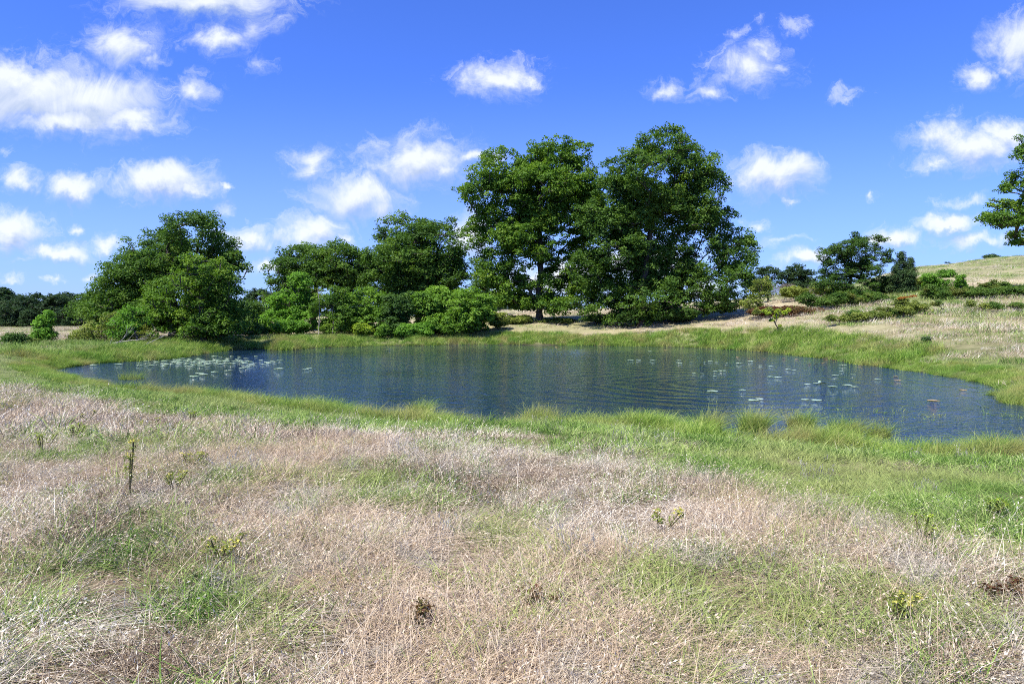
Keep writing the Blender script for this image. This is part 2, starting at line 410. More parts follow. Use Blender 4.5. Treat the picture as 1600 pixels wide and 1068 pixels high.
gx = axis(0, 22, -3500, 3500, 440); gy = axis(22, 20, -200, 4000, 440)
X, Y = np.meshgrid(gx, gy); xs, ys = X.ravel(), Y.ravel(); S = sdf(xs, ys); Z = height(xs, ys, S)
i, j = np.meshgrid(np.arange(439), np.arange(439)); k = (j * 440 + i).ravel()
F = np.stack([k, k + 1, k + 441, k + 440], 1)
G = green_mask(xs, ys, S)
land = obj('ground', mesh('ground', np.stack([xs, ys, Z], 1), F, gm,
    {'green': G * np.where(ys > 70, .6, np.where(ys < 10, .35, .8)), 'far': np.clip((ys - 25) / 30, 0, 1), 'wet': np.clip(1 - S / .5, 0, 1)}, True))
tag(land, 'dry meadow ground falling to the pond and rising to a hill', 'ground', kind='structure')
wx = np.linspace(poly[:, 0].min() - 3, poly[:, 0].max() + 3, 60); wy = np.linspace(poly[:, 1].min() - 3, poly[:, 1].max() + 3, 60)
X, Y = np.meshgrid(wx, wy); i, j = np.meshgrid(np.arange(59), np.arange(59)); k = (j * 60 + i).ravel()
BP = on_plane(960, 553); cal = .88 * sm(50, 64, Y.ravel()) - .9 * sm(-4, -12, X.ravel()) * sm(62, 50, Y.ravel()) - .5 * sm(6, 14, X.ravel()) * sm(55, 40, Y.ravel()) + .45 * sm(17, 23, X.ravel()) * sm(34, 26, Y.ravel()) - 0 * np.exp(-(((X.ravel() - BP[0]) / 10) ** 2 + ((Y.ravel() - BP[1]) / 6) ** 2)) + .45 * np.exp(-(((X.ravel() - 24) / 6) ** 2 + ((Y.ravel() - 27) / 8) ** 2))
pond = obj('water', mesh('water', np.stack([X.ravel(), Y.ravel(), np.zeros(3600)], 1), np.stack([k, k + 1, k + 61, k + 60], 1), wm, {'calm': np.clip(cal, -2.2, .85), 'ruff': np.clip(.12 * np.exp(-(((X.ravel() - BP[0]) / 11) ** 2 + ((Y.ravel() - BP[1]) / 7) ** 4)), 0, 1)}, True))
tag(pond, 'rippled blue pond water between the grassy banks', 'water', kind='structure')

# ------------------------------------------------------------------ grass tufts
rng = np.random.default_rng(7)


def blades(n, Rd, h, wd, lean, bend, seed, segs=3, spread=.35, mat=None, heads=0., hvar=.35, tipw=.1):
    r = np.random.default_rng(seed)
    ang = r.uniform(0, 2 * np.pi, n); rad = Rd * np.sqrt(r.uniform(0, 1, n)); bx, by = rad * np.cos(ang), rad * np.sin(ang)
    hh = h * (1 + hvar * r.normal(0, 1, n)).clip(.3, 1.6); a2 = r.uniform(0, 2 * np.pi, n)
    dx = spread * np.cos(a2) * r.uniform(0, 1, n) + lean; dy = spread * np.sin(a2) * r.uniform(0, 1, n)
    bd = bend * r.uniform(.3, 1.5, n); fa = r.uniform(0, np.pi, n); wx_, wy_ = np.cos(fa) * wd / 2, np.sin(fa) * wd / 2
    rn = r.uniform(0, 1, n); V = []; 
    for s in range(segs + 1):
        q = s / segs; L = hh * q
        cx = bx + dx * L + dx * bd * L * q * 1.6; cy = by + dy * L + dy * bd * L * q * 1.6
        cz = L * (1 - .45 * np.clip(bd * (np.hypot(dx, dy)), 0, 1.4) * q)
        ww = (1 - q) * (1 - tipw) + tipw if q > 0 else .8
        V.append(np.stack([cx - wx_ * ww, cy - wy_ * ww, cz], 1)); V.append(np.stack([cx + wx_ * ww, cy + wy_ * ww, cz], 1))
    V = np.stack(V, 1)  # n, 2(segs+1), 3
    nv = 2 * (segs + 1); base = np.arange(n)[:, None] * nv; Fs = []
    for s in range(segs): Fs.append(base + np.array([2 * s, 2 * s + 1, 2 * s + 3, 2 * s + 2]))
    Fa = np.concatenate(Fs, 0); Vf = V.reshape(-1, 3); A = np.repeat(rn, nv)
    if heads > 0:   # seed heads: little fat diamonds along the top of some stems
        sel = np.where(r.uniform(0, 1, n) < heads)[0]
        tipc = V[sel, -2]; pre = V[sel, -4]; d = tipc - pre; hv = []; m = len(sel)
        for kk in range(3):
            o = tipc + d * (kk * .28 - .3) + r.normal(0, wd * 1.2, (m, 3)); ln = d / (np.linalg.norm(d, axis=1, keepdims=True) + 1e-6) * np.clip(wd * 4., .005, .022); sd = np.stack([np.cos(fa[sel] + kk) * wd * .65, np.sin(fa[sel] + kk) * wd * .65, r.normal(0, wd * .6, m)], 1)
            hv.append(np.stack([o - ln * .5, o + sd, o + ln * .6, o - sd], 1))
        hv = np.concatenate(hv, 0); q0 = len(Vf); Vf = np.concatenate([Vf, hv.reshape(-1, 3)])
        Fa = np.concatenate([Fa, q0 + np.arange(len(hv) * 4).reshape(-1, 4)]); A = np.concatenate([A, np.repeat(np.tile((rn[sel] * .4 + .6), 3), 4)])
    return Vf, Fa, A


def join(parts):
    V, F_, A = [], [], []; o = 0
    for (v_, f_, a_) in parts: V.append(v_); F_.append(f_ + o); A.append(a_); o += len(v_)
    return np.concatenate(V), np.concatenate(F_), np.concatenate(A)


def protos(name, mat, specs, nvar):
    return [join([blades(seed=kx * 31 + si * 7 + len(name), **sp) for si, sp in enumerate(specs)]) for kx in range(nvar)]


def scatter(name, pts, yaw, scl, kinds, nvar, label, cat, mat):
    n = len(pts); idx = rng.integers(0, nvar, n); ta = rng.normal(0, .10, n); tb = rng.normal(0, .10, n); tr = rng.uniform(-.32, .32, n); VV, FF, AA = [], [], []; o = 0
    for q in range(nvar):
        k = np.where(idx == q)[0]
        if not len(k): continue
        v_, f_, a_ = kinds[q]; c_, s_ = np.cos(yaw[k])[:, None], np.sin(yaw[k])[:, None]
        x_, y_, z_ = v_[:, 0][None], v_[:, 1][None], v_[:, 2][None]; x_, y_ = x_ + ta[k][:, None] * z_, y_ + tb[k][:, None] * z_
        V = np.stack([c_ * x_ - s_ * y_, s_ * x_ + c_ * y_, z_ + 0 * x_], 2) * np.asarray(scl)[k][:, None, None] + pts[k][:, None, :]
        VV.append(V.reshape(-1, 3).astype(np.float32)); m = len(k)
        FF.append((f_[None] + (np.arange(m) * len(v_))[:, None, None]).reshape(-1, 4) + o); o += m * len(v_)
        AA.append(np.clip(a_[None] + tr[k][:, None], 0, 1).ravel())
    ob_ = obj(name, mesh(name, np.concatenate(VV), np.concatenate(FF).astype(np.int32), mat, {'rnd': np.concatenate(AA)}))
    print(name, label[:30], len(pts), sum(len(f) for f in FF))
    return tag(ob_, label, cat, kind='stuff')


def sample(y0, y1, dens, tmax=.92):
    A_ = tmax * (y1 ** 2 - y0 ** 2); n = int(A_ * dens)
    y = np.sqrt(rng.uniform(y0 ** 2, y1 ** 2, n)); x = rng.uniform(-tmax, tmax, n) * y
    S_ = sdf(x, y); kk = (S_ > .02) & ((y > 27) | (rng.uniform(0, 1, len(x)) < .45 + 2.6 * (fbm(x * 2.2, y * 2.2, seed=61) - .36))); x, y, S_ = x[kk], y[kk], S_[kk]
    return x, y, S_, green_mask(x, y, S_)


def place(x, y, S_, dz=-.02): return np.stack([x, y, height(x, y, S_) + dz], 1)


def yaws(n, s=1.15): return rng.normal(0, s, n)


PD = {}
NV = 12
PD['dn'] = protos('dry_near', M['dry'], [dict(n=50, Rd=.19, h=.13, wd=.0040, lean=.18, bend=1.0, heads=.30, spread=1.1), dict(n=60, Rd=.21, h=.075, wd=.0055, lean=.1, bend=1.6, spread=2.2, tipw=.25),
                                          dict(n=3, Rd=.17, h=.20, wd=.0040, lean=.4, bend=.6, heads=.5, spread=.8)], NV)
PD['gn'] = protos('green_near', M['green'], [dict(n=44, Rd=.17, h=.11, wd=.0085, lean=.12, bend=1.0, spread=1.0), dict(n=40, Rd=.2, h=.065, wd=.012, lean=.0, bend=1.4, spread=1.6),
                                              dict(n=14, Rd=.2, h=.12, wd=.004, lean=.2, bend=1.0, spread=1.2)], NV)
PD['dm'] = protos('dry_mid', M['dry'], [dict(n=4, Rd=.35, h=.27, wd=.007, lean=.35, bend=.6, heads=.6, spread=.6, segs=2), dict(n=46, Rd=.35, h=.15, wd=.011, lean=.25, bend=.9, heads=.2, spread=.9, segs=2), dict(n=34, Rd=.36, h=.09, wd=.016, lean=.1, bend=1.3, spread=1.8, segs=2)], NV)
PD['gm'] = protos('green_mid', M['green'], [dict(n=60, Rd=.35, h=.15, wd=.016, lean=.15, bend=1.0, spread=.9, segs=2), dict(n=20, Rd=.35, h=.09, wd=.022, lean=.0, bend=1.3, spread=1.5, segs=2)], NV)
PD['mm'] = protos('marsh_mid', M['marsh'], [dict(n=90, Rd=.30, h=.38, wd=.013, lean=.22, bend=1.1, spread=.65, segs=3)], NV)
PD['df'] = protos('dry_far', M['dry'], [dict(n=74, Rd=1.1, h=.27, wd=.027, lean=.3, bend=.7, spread=.6, segs=2)], NV)
PD['gf'] = protos('green_far', M['green'], [dict(n=74, Rd=1.1, h=.27, wd=.032, lean=.15, bend=.8, spread=.6, segs=2)], NV)
PD['mf'] = protos('marsh_far', M['marsh'], [dict(n=70, Rd=.7, h=.55, wd=.036, lean=.15, bend=.9, spread=.5, segs=2)], NV)
PD['gr'] = protos('grey_weed', M['grey'], [dict(n=26, Rd=.12, h=.16, wd=.006, lean=.1, bend=.3, heads=.9, spread=.5)], 5)


def zone(key_dry, key_green, y0, y1, dens, nm, ds, gs, thin=1.0):
    x, y, S_, g = sample(y0, y1, dens); r = rng.uniform(0, 1, len(x)); isg = r < g
    shore = (S_ < 1.0) & (rng.uniform(0, 1, len(x)) < .7)
    a = isg & ~shore; d_ = ~isg & ~shore
    out_ = []
    for sel, key, lab, cat, mt in ((d_, key_dry, ds, 'dry grass', M['dry']), (a, key_green, gs, 'grass', M['green'])):
        P_ = place(x[sel], y[sel], S_[sel]); n = len(P_)
        var = (.55 + .95 * fbm(x[sel] * 1.7, y[sel] * 1.7, seed=55)) * (1 + .35 * (rng.uniform(0, 1, n) < .10)) * np.where(S_[sel] < 9, .72, 1.) * np.where((y[sel] > 26) & (y[sel] < 42) & (x[sel] < 0), .6, 1.)
        if y0 < 30: var *= np.where(g[sel] > .4, .85, 1.) if key == key_dry else 1.
        scatter('dry_grass' if key == key_dry else 'green_grass', P_, yaws(n), np.minimum(var * rng.uniform(.75, 1.25, n), 1.25 if y0 < 5 else 1.6), PD[key], NV, lab, cat, mt)


zone('dn', 'gn', 1.2, 8.5, 62, 'n', 'pale straw grass bent by the wind closest to the viewer', 'short green grass growing in patches between the nearest dry straw')
zone('dm', 'gm', 8.5, 27, 15, 'm', 'pinkish dry grass sloping down behind the nearest straw', 'green grass band between dry grass and the near pond edge')
zone('df', 'gf', 27, 75, 1.5, 'f', 'dry grass on the banks at either end of the pond', 'green grass on the banks at either end of the pond')
x, y, S_, g = sample(75, 190, .22, .95); sel = rng.uniform(0, 1, len(x)) > g * .8
scatter('dry_grass', place(x[sel], y[sel], S_[sel], -.05), yaws(sel.sum()), rng.uniform(.8, 1.3, sel.sum()), PD['df'], NV, 'dry grass in the field behind the big trees and up the hill', 'dry grass', M['dry'])
scatter('green_grass', place(x[~sel], y[~sel], S_[~sel], -.05), yaws((~sel).sum()), rng.uniform(.7, 1.3, (~sel).sum()), PD['gf'], NV, 'green grass tufts in the far field and on the hill', 'grass', M['green'])


def shoreline(n, lo, hi, ysel):
    k_ = rng.integers(0, len(poly), n * 3); A = poly[k_]; B = poly[(k_ + 1) % len(poly)]
    ln = np.hypot(*(B - A).T); keep = rng.uniform(0, ln.max(), len(k_)) < ln; A, B, ln = A[keep], B[keep], ln[keep]
    q = rng.uniform(0, 1, len(A))[:, None]; C = A * (1 - q) + B * q; nrm = np.stack([(B - A)[:, 1], -(B - A)[:, 0]], 1) / (ln[:, None] + 1e-9)
    C = C + nrm * rng.uniform(lo, hi, len(C))[:, None]
    S_ = sdf(C[:, 0], C[:, 1]); kk = ysel(C[:, 0], C[:, 1], S_)
    return C[kk, 0], C[kk, 1], S_[kk]


x, y, S_ = shoreline(60000, -1.6, 1.6, lambda x, y, s: (y < 46) & (np.abs(x) < y * .95) & (s > -.30 + 1.9 * (fbm(x * .8, y * .8, seed=77) - .60)) & (s < 1.8 + 1.5 * (y > 30)) & (fbm(x * .9, y * .9, seed=78) > .30))
sel = rng.uniform(0, 1, len(x)) < min(1, 4600 / len(x)); x, y, S_ = x[sel], y[sel], S_[sel]
scatter('marsh_grass', np.stack([x, y, np.maximum(height(x, y, S_), -.03)], 1), yaws(len(x), .9), np.where((x < -14) & (y < 42), .6, 1.) * np.where((y > 24) & (x > 8), .68, 1.) * (.45 + .95 * fbm(x * .7, y * .7, seed=79)) * rng.uniform(.7, 1.2, len(x)), PD['mm'], NV, 'taller yellow-green marsh grass along the near waterline', 'marsh grass', M['marsh'])
x, y, S_ = shoreline(60000, -2.5, 4.0, lambda x, y, s: (y >= 42) & (np.abs(x) < y * .95) & (s > -.2 + 1.2 * (fbm(x * .3, y * .3, seed=87) - .62)) & (s < 3.5 + 2 * (x < -20)) & (fbm(x * .5, y * .5, seed=88) > .28))
sel = rng.uniform(0, 1, len(x)) < min(1, 3800 / len(x)); x, y, S_ = x[sel], y[sel], S_[sel]
scatter('marsh_grass', np.stack([x, y, np.maximum(height(x, y, S_), -.03)], 1), yaws(len(x), .9), (.25 + .85 * fbm(x * .25, y * .25, seed=89)) * rng.uniform(.6, 1.2, len(x)), PD['mf'], NV, 'bright green marsh grass along the far and side waterline', 'marsh grass', M['marsh'])
# grey weeds in the foreground
x, y, S_, g = sample(3.5, 14, 1.0); sel = (fbm(x * .9, y * .9, seed=99) > .56); x, y, S_ = x[sel], y[sel], S_[sel]
scatter('grey_weed', place(x, y, S_), yaws(len(x), 2), rng.uniform(.6, 1.3, len(x)), PD['gr'], 5, 'grey brittle seed-headed weeds scattered through the dry grass', 'weeds', M['grey'])
# sparse water weed at the right end
RW = on_plane(1500, 645)
n = 260; x = rng.normal(RW[0], 3.6, n); y = rng.normal(RW[1], 3.0, n); S_ = sdf(x, y); sel = (S_ < -.1) & (fbm(x * .7, y * .7, seed=45) > .62)
PD['ww'] = protos('water_weed', M['marsh'], [dict(n=9, Rd=.16, h=.16, wd=.007, lean=.1, bend=1.2, spread=.9), dict(n=7, Rd=.2, h=.06, wd=.02, lean=0, bend=1.5, spread=1.4)], 5)
scatter('water_weed', np.stack([x[sel], y[sel], np.full(sel.sum(), -.01)], 1), yaws(sel.sum(), 2), rng.uniform(.5, 1.3, sel.sum()), PD['ww'], 5, 'sparse weed poking through the shallow water at right', 'water weed', M['marsh'])


# ------------------------------------------------------------------ trees
def leafquads(c, nrm, size, asp, r):
    n = len(c); nrm = nrm / (np.linalg.norm(nrm, axis=1, keepdims=True) + 1e-9)
    a = r.normal(0, 1, (n, 3)); t1 = a - (a * nrm).sum(1, keepdims=True) * nrm; t1 /= np.linalg.norm(t1, axis=1, keepdims=True) + 1e-9
    t2 = np.cross(nrm, t1); s = size[:, None]; fold = nrm * s * .12
    V = np.stack([c - t1 * s * .5, c - t2 * s * asp * .5 + fold, c + t1 * s * .5, c + t2 * s * asp * .5 + fold], 1)
    return V.reshape(-1, 3), np.arange(n * 4).reshape(-1, 4)


def clumps_in(lobes, rc, dens, r, gap=.40, gs=.5, shell=.5):
    out_ = []
    for (c, rad) in lobes:
        area = 4 * math.pi * ((rad[0] * rad[1]) ** 1.6 / 3 + (rad[0] * rad[2]) ** 1.6 / 3 + (rad[1] * rad[2]) ** 1.6 / 3) ** (1 / 1.6)
        n = max(3, int(area * dens * 4.2 / (rc * rc * 3)))
        d = r.normal(0, 1, (n, 3)); d /= np.linalg.norm(d, axis=1, keepdims=True)
        q = (shell + (1 - shell) * r.uniform(0, 1, n) ** .6)[:, None] * (1 + r.normal(0, .07, (n, 1)))
        out_.append(c + d * q * rad)
    C = np.concatenate(out_)
    keep = fbm(C[:, 0] * gs, C[:, 1] * gs, C[:, 2] * gs, seed=int(r.integers(999)), o=2) > gap
    return C[keep]


def foliage(C, rc, nl, ls, r, asp=.55, flat=.7, up=.5, outer=None, jitter=.8):
    n = len(C); rcs = rc * r.uniform(.55, 1.35, n); cnt = np.maximum(4, (nl * (rcs / rc) ** 2).astype(int)); idx = np.repeat(np.arange(n), cnt); m = len(idx)
    d = r.normal(0, 1, (m, 3)); d /= np.linalg.norm(d, axis=1, keepdims=True); d[:, 2] = np.where(d[:, 2] < -.3, -d[:, 2], d[:, 2])
    q = (.35 + .65 * r.uniform(0, 1, m) ** .7)[:, None]; p = C[idx] + d * q * rcs[idx][:, None] * np.array([1, 1, flat])
    nrm = d * .7 + np.array([0, 0, up]) + r.normal(0, jitter * .6, (m, 3))
    sz = ls * r.uniform(.6, 1.3, m); V, F_ = leafquads(p, nrm, sz, asp, r)
    cr = r.uniform(0, 1, n)[idx]; rnd = np.clip(.5 * cr + .5 * r.uniform(0, 1, m), 0, 1)
    return V, F_, np.repeat(rnd, 4)


def tubes(segs, sides=6):
    V, F_ = [], []; o = 0; ang = np.linspace(0, 2 * np.pi, sides, endpoint=False)
    for (a, b_, ra, rb) in segs:
        d = b_ - a; L = np.linalg.norm(d)
        if L < 1e-5: continue
        d = d / L; u_ = np.cross(d, (0.31, .95, .05)); u_ /= np.linalg.norm(u_) + 1e-9; v_ = np.cross(d, u_)
        ring = np.cos(ang)[:, None] * u_ + np.sin(ang)[:, None] * v_
        V += [a + ring * ra, b_ + d * rb * .3 + ring * rb]
        for s in range(sides): F_.append((o + s, o + (s + 1) % sides, o + sides + (s + 1) % sides, o + sides + s))
        o += 2 * sides
    return np.concatenate(V), np.array(F_)


def skeleton(base, trunk_pts, C, r0, r, rtip=.025, steps=4):
    nodes = [np.array(base, float)]; par = [-1]
    for q in trunk_pts:
        a = nodes[-1]; q = np.array(q, float); nn = max(2, int(np.linalg.norm(q - a) / 1.2))
        for s in range(1, nn + 1):
            nodes.append(a + (q - a) * s / nn + r.normal(0, .05, 3)); par.append(len(nodes) - 2)
    ntr = len(nodes); lo = 1 + int(ntr * .22); arr = np.array(nodes); order = np.argsort(((C - arr[ntr - 1]) ** 2).sum(1) * .3 + ((C[:, :2] - arr[0, :2]) ** 2).sum(1))
    cap = np.zeros((ntr + len(C) * steps + 5, 3)); cap[:ntr] = arr; cnt = ntr
    for ci in order:
        c = C[ci]; A = cap[lo:cnt]; d = c - A; dist = np.linalg.norm(d, axis=1); cost = dist + .02 * np.arange(len(A)) * 0 + np.where(d[:, 2] < 0, -d[:, 2] * 1.6, 0)
        k = lo + int(np.argmin(cost)); a = cap[k].copy(); L = dist[k - lo]; st = min(steps, max(1, int(L / .7))); prev = k
        mid = (a + c) / 2 + np.array([0, 0, L * .10]) + r.normal(0, L * .08, 3)
        for s in range(1, st + 1):
            q = s / st; p_ = (1 - q) ** 2 * a + 2 * q * (1 - q) * mid + q * q * c
            cap[cnt] = p_; par.append(prev); prev = cnt; cnt += 1
    N = cnt; ex = 2.3; acc_ = np.zeros(N); 
    child = np.zeros(N, bool)
    for k in range(1, N): child[par[k]] = True
    for k in range(N - 1, -1, -1):
        if not child[k]: acc_[k] += rtip ** ex
        if par[k] >= 0: acc_[par[k]] += acc_[k]
    rad = acc_ ** (1 / ex); sc = r0 / max(rad[0], 1e-6); rad = rtip * .6 + (rad) * min(sc, 3.) if sc < 3 else rad * sc
    rad = rad * (r0 / rad[0]) if rad[0] > r0 else rad
    segs = []
    for k in range(1, N):
        p_ = par[k]; ra = min(rad[p_], rad[k] * 1.25 + .01)
        if p_ == 0: ra = rad[0] * 1.5
        segs.append((cap[p_], cap[k], ra, rad[k]))
    return segs


def tree(name, label, cat, Yd, base_px, lobes_px, mat, rc=.9, nl=70, ls=.30, dens=.5, gap=.40, trunk=.35, seed=1, flat=.7, asp=.55,
         group=None, bark='bark', depth=.9, shell=.5, up=.5, crown='crown', stem='trunk', lean=None, gs=.5, steps=4, fill=0, jitter=.8):
    r = np.random.default_rng(seed); lobes = []
    for L in lobes_px:
        cx, cy, rx, ry = L[:4]; dy = L[4] if len(L) > 4 else r.normal(0, .35) * rx * Yd / 1067
        c, k = P(cx, cy, Yd); k2 = k * (Yd + dy) / Yd; c = P(cx, cy, Yd + dy)[0]
        sub = 2
        rad = np.array([rx * k2, rx * k2 * depth, ry * k2]); lobes.append((c, rad * (1.0 if fill else .92)))
        for _ in range(sub):       # knobs that break the outline
            d = r.normal(0, 1, 3); d /= np.linalg.norm(d); d[1] *= .7
            lobes.append((c + d * rad * .72, rad * r.uniform(.25, .42)))
    if fill:
        base_l = [l for l in lobes]; n0 = len(base_l)
        for _ in range(int(len(lobes_px) * fill)):
            a_, b_ = base_l[int(r.integers(n0 // 3)) * 3], base_l[int(r.integers(n0 // 3)) * 3]
            if np.linalg.norm(a_[0] - b_[0]) < 2.2 * (a_[1][0] + b_[1][0]): q_ = r.uniform(.35, .65); lobes.append((a_[0] * q_ + b_[0] * (1 - q_), (a_[1] + b_[1]) * r.uniform(.25, .38)))
    C = clumps_in(lobes, rc, dens, r, gap, gs, shell)
    bx = (base_px[0] - 800) / 1067 * Yd; bz = H(bx, Yd); dz_ = bz - P(base_px[0], base_px[1], Yd)[0][2]
    if 0: print('DZ', label[:40], round(dz_, 2), 'px', round(dz_ * 1067 / Yd, 1))
    if Yd < 150 and max(L[3] for L in lobes_px) < 14: C = C + np.array((0, 0, dz_))
    C = C[C[:, 2] > bz + .15 * rc]
    base = np.array((bx, Yd, bz - .1)); root = empty(name, base)
    zs = C[:, 2]; topz = np.percentile(zs, 78); cxm = C[:, 0].mean(); cym = C[:, 1].mean()
    h_ = topz - bz; tp = [base + np.array((r.normal(0, .02) * h_ + .12 * (cxm - bx), .1 * (cym - Yd), h_ * .35)), base + np.array(((cxm - bx) * .5, (cym - Yd) * .5, h_ * .70)), base + np.array(((cxm - bx) * .8, (cym - Yd) * .8, h_))]
    sub_ = C if len(C) < 900 else C[r.choice(len(C), 900, False)]
    segs = skeleton(base, tp, sub_, trunk, r, steps=steps)
    V, F_ = tubes(segs, 6); obj(stem, mesh(stem, V - base, F_, M[bark], smooth=True), root)
    V, F_, A = foliage(C, rc, nl, ls, r, asp, flat, up, None, jitter); obj(crown, mesh(crown, V - base, F_, M[mat], {'rnd': A}), root)
    tag(root, label, cat, group)
    return root, len(A) // 4


NL = 0
def T(*a, **k):
    global NL
    o, n = tree(*a, **k); NL += n; return o


T('oak_tree', 'tallest tree, broad dense oak at the far shore right of centre', 'tree', 80, (1002, 523),
  [(1040,232,52,34),(1000,270,58,42),(1082,268,45,40),(1108,300,32,36),(962,300,38,38),(938,345,36,38),(1030,335,78,48),(1092,360,40,36),(962,390,55,36),(1040,410,66,42),
   (1148,392,38,36),(1166,425,24,28),(1110,440,55,34),(958,445,55,30),(1020,468,74,30),(918,420,32,36),(1150,470,34,18),(1180,455,22,20),(1075,480,50,18),(985,498,48,16),(905,482,28,14)],
  'oak', rc=.72, nl=58, ls=.29, dens=.33, gap=.375, trunk=.42, seed=11, fill=1.6, flat=.85, shell=.35, jitter=1.)
T('hickory_tree', 'tall open-crowned tree with a bare dark trunk, left of the tallest oak', 'tree', 86, (843, 505),
  [(790,268,58,36),(868,252,52,34),(905,246,30,24),(758,300,44,22),(838,310,74,44),(768,345,42,26),(900,325,46,44),(828,372,62,32),(772,420,38,30),(796,450,34,24),(884,425,40,36),
   (852,452,44,20),(912,468,34,24),(744,452,20,30),(815,474,44,14),(780,460,34,26),(868,478,34,18),(745,370,30,24),(858,290,60,30),(925,335,30,38),(928,285,24,26),(922,400,30,40)],
  'hick', rc=.76, nl=54, ls=.32, dens=.34, gap=.39, trunk=.40, seed=12, fill=1.6, flat=.85, shell=.35, jitter=1.)
T('oak_tree', 'round-topped dark tree standing left of the tall hickory', 'tree', 88, (655, 515),
  [(640,368,55,30),(692,385,40,42),(622,410,55,40),(672,428,55,45),(602,440,45,40),(704,430,28,42),(562,420,36,30),(640,470,60,28)],
  'oak', rc=.82, nl=58, ls=.30, dens=.40, gap=.32, trunk=.38, seed=13, fill=1.4, flat=.85, jitter=1.)
T('oak_tree', 'lower two-humped tree behind the thicket, left of the round-topped one', 'tree', 90, (490, 515),
  [(478,412,44,32),(532,408,38,28),(440,432,28,28),(450,470,42,36),(500,458,55,36),(545,440,30,34),(580,420,24,22)],
  'oak', rc=.82, nl=58, ls=.30, dens=.40, gap=.32, trunk=.38, seed=14, fill=1.4, flat=.85, jitter=1.)
T('oak_tree', 'wide dark tree at the left end of the pond', 'tree', 68, (270, 530),
  [(300,362,50,32),(250,400,56,36),(342,400,38,36),(196,440,46,38),(270,450,76,54),(350,455,32,40),(165,478,34,34),(215,490,65,36),(320,495,55,34),(180,505,40,25),(150,490,36,28),(365,430,24,40),(230,425,50,34),(380,500,26,28)],
  'oak', rc=.66, nl=58, ls=.24, dens=.40, gap=.32, trunk=.38, seed=15, fill=1.4, flat=.85, jitter=1.)
T('elm_tree', 'brighter green tree growing in front of the wide dark one at left', 'tree', 63, (318, 528),
  [(300,515,60,14),(350,512,40,16),(312,428,52,36),(345,452,34,42),(282,470,54,40),(330,498,52,32),(262,505,46,24),(240,470,28,28)],
  'hick', rc=.65, nl=62, ls=.22, dens=.42, gap=.38, trunk=.25, seed=16, up=.6)
T('young_elm', 'drooping mid-green sapling at the foot of the wide left tree', 'sapling', 58, (215, 538),
  [(205,500,30,22),(235,512,36,20),(190,515,30,18)], 'bright', rc=.5, nl=55, ls=.18, dens=.45, gap=.4, trunk=.1, seed=17)
T('shrub', 'pale green sprawling shrub left of the wide dark tree', 'shrub', 60, (165, 540),
  [(168,510,34,22),(200,522,34,16),(140,522,28,14),(122,528,18,10)], 'olive', rc=.45, nl=50, ls=.16, dens=.5, gap=.38, trunk=.08, seed=18, crown='foliage', stem='stem')
T('sapling', 'small upright leafy sapling in the dry field edge far left', 'sapling', 58, (68, 538),
  [(74,496,10,9),(66,510,13,12),(70,525,17,12)], 'bright', rc=.38, nl=60, ls=.16, dens=.8, gap=.25, trunk=.07, seed=19, crown='foliage')
T('shrub', 'low grey-green bush at the left edge of the photo', 'shrub', 52, (24, 541),
  [(22,530,13,8),(34,532,10,8),(12,532,8,6)], 'dark', rc=.35, nl=55, ls=.14, dens=.8, gap=.25, trunk=.06, seed=20, crown='foliage', stem='stem')
T('shrub', 'small herb bush right beside the leafy sapling far left', 'shrub', 53, (50, 543),
  [(50,538,10,6)], 'olive', rc=.3, nl=50, ls=.12, dens=.8, gap=.2, trunk=.04, seed=21, crown='foliage', stem='stem')
U_ = dict(crown='foliage', stem='stem')
T('shrub', 'dark shrub filling the gap right of the wide left tree', 'shrub', 80, (385, 525), [(385,492,28,24),(362,505,24,20),(405,505,24,20)], 'dark', rc=.7, nl=60, ls=.26, dens=.6, gap=.33, trunk=.15, seed=22, **U_)
T('small_tree', 'dark pointed small tree at the left of the thicket', 'tree', 76, (450, 527), [(468,448,20,22),(455,478,40,30),(432,505,32,22),(475,505,35,22)], 'bright', rc=.6, nl=62, ls=.24, dens=.5, gap=.36, trunk=.15, seed=23)
T('small_tree', 'yellow-tipped thin tree in the middle of the thicket', 'tree', 75, (515, 527), [(522,460,28,14),(512,482,30,26),(525,505,34,20)], 'hick', rc=.5, nl=50, ls=.22, dens=.4, gap=.44, trunk=.12, seed=24)
T('sumac', 'smaller rounded sumac right of the yellow-tipped thin tree', 'shrub', 77, (570, 527), [(570,474,38,26),(552,503,34,22),(585,505,34,22)], 'sumac', rc=.6, nl=50, ls=.34, asp=.32, dens=.65, gap=.3, trunk=.12, seed=25, **U_)
T('small_tree', 'dull green upright small tree between the two sumacs', 'tree', 77, (622, 527), [(622,482,26,24),(640,470,20,14),(615,508,28,18)], 'dark', rc=.6, nl=60, ls=.26, dens=.55, gap=.35, trunk=.12, seed=26)
T('sumac', 'large bright green domed sumac at the right end of the thicket', 'shrub', 78, (705, 525), [(690,479,46,30),(738,483,36,35),(660,478,32,22),(705,508,60,20)], 'sumac', rc=.6, nl=56, ls=.36, asp=.32, dens=.7, gap=.26, trunk=.14, seed=27, **U_)
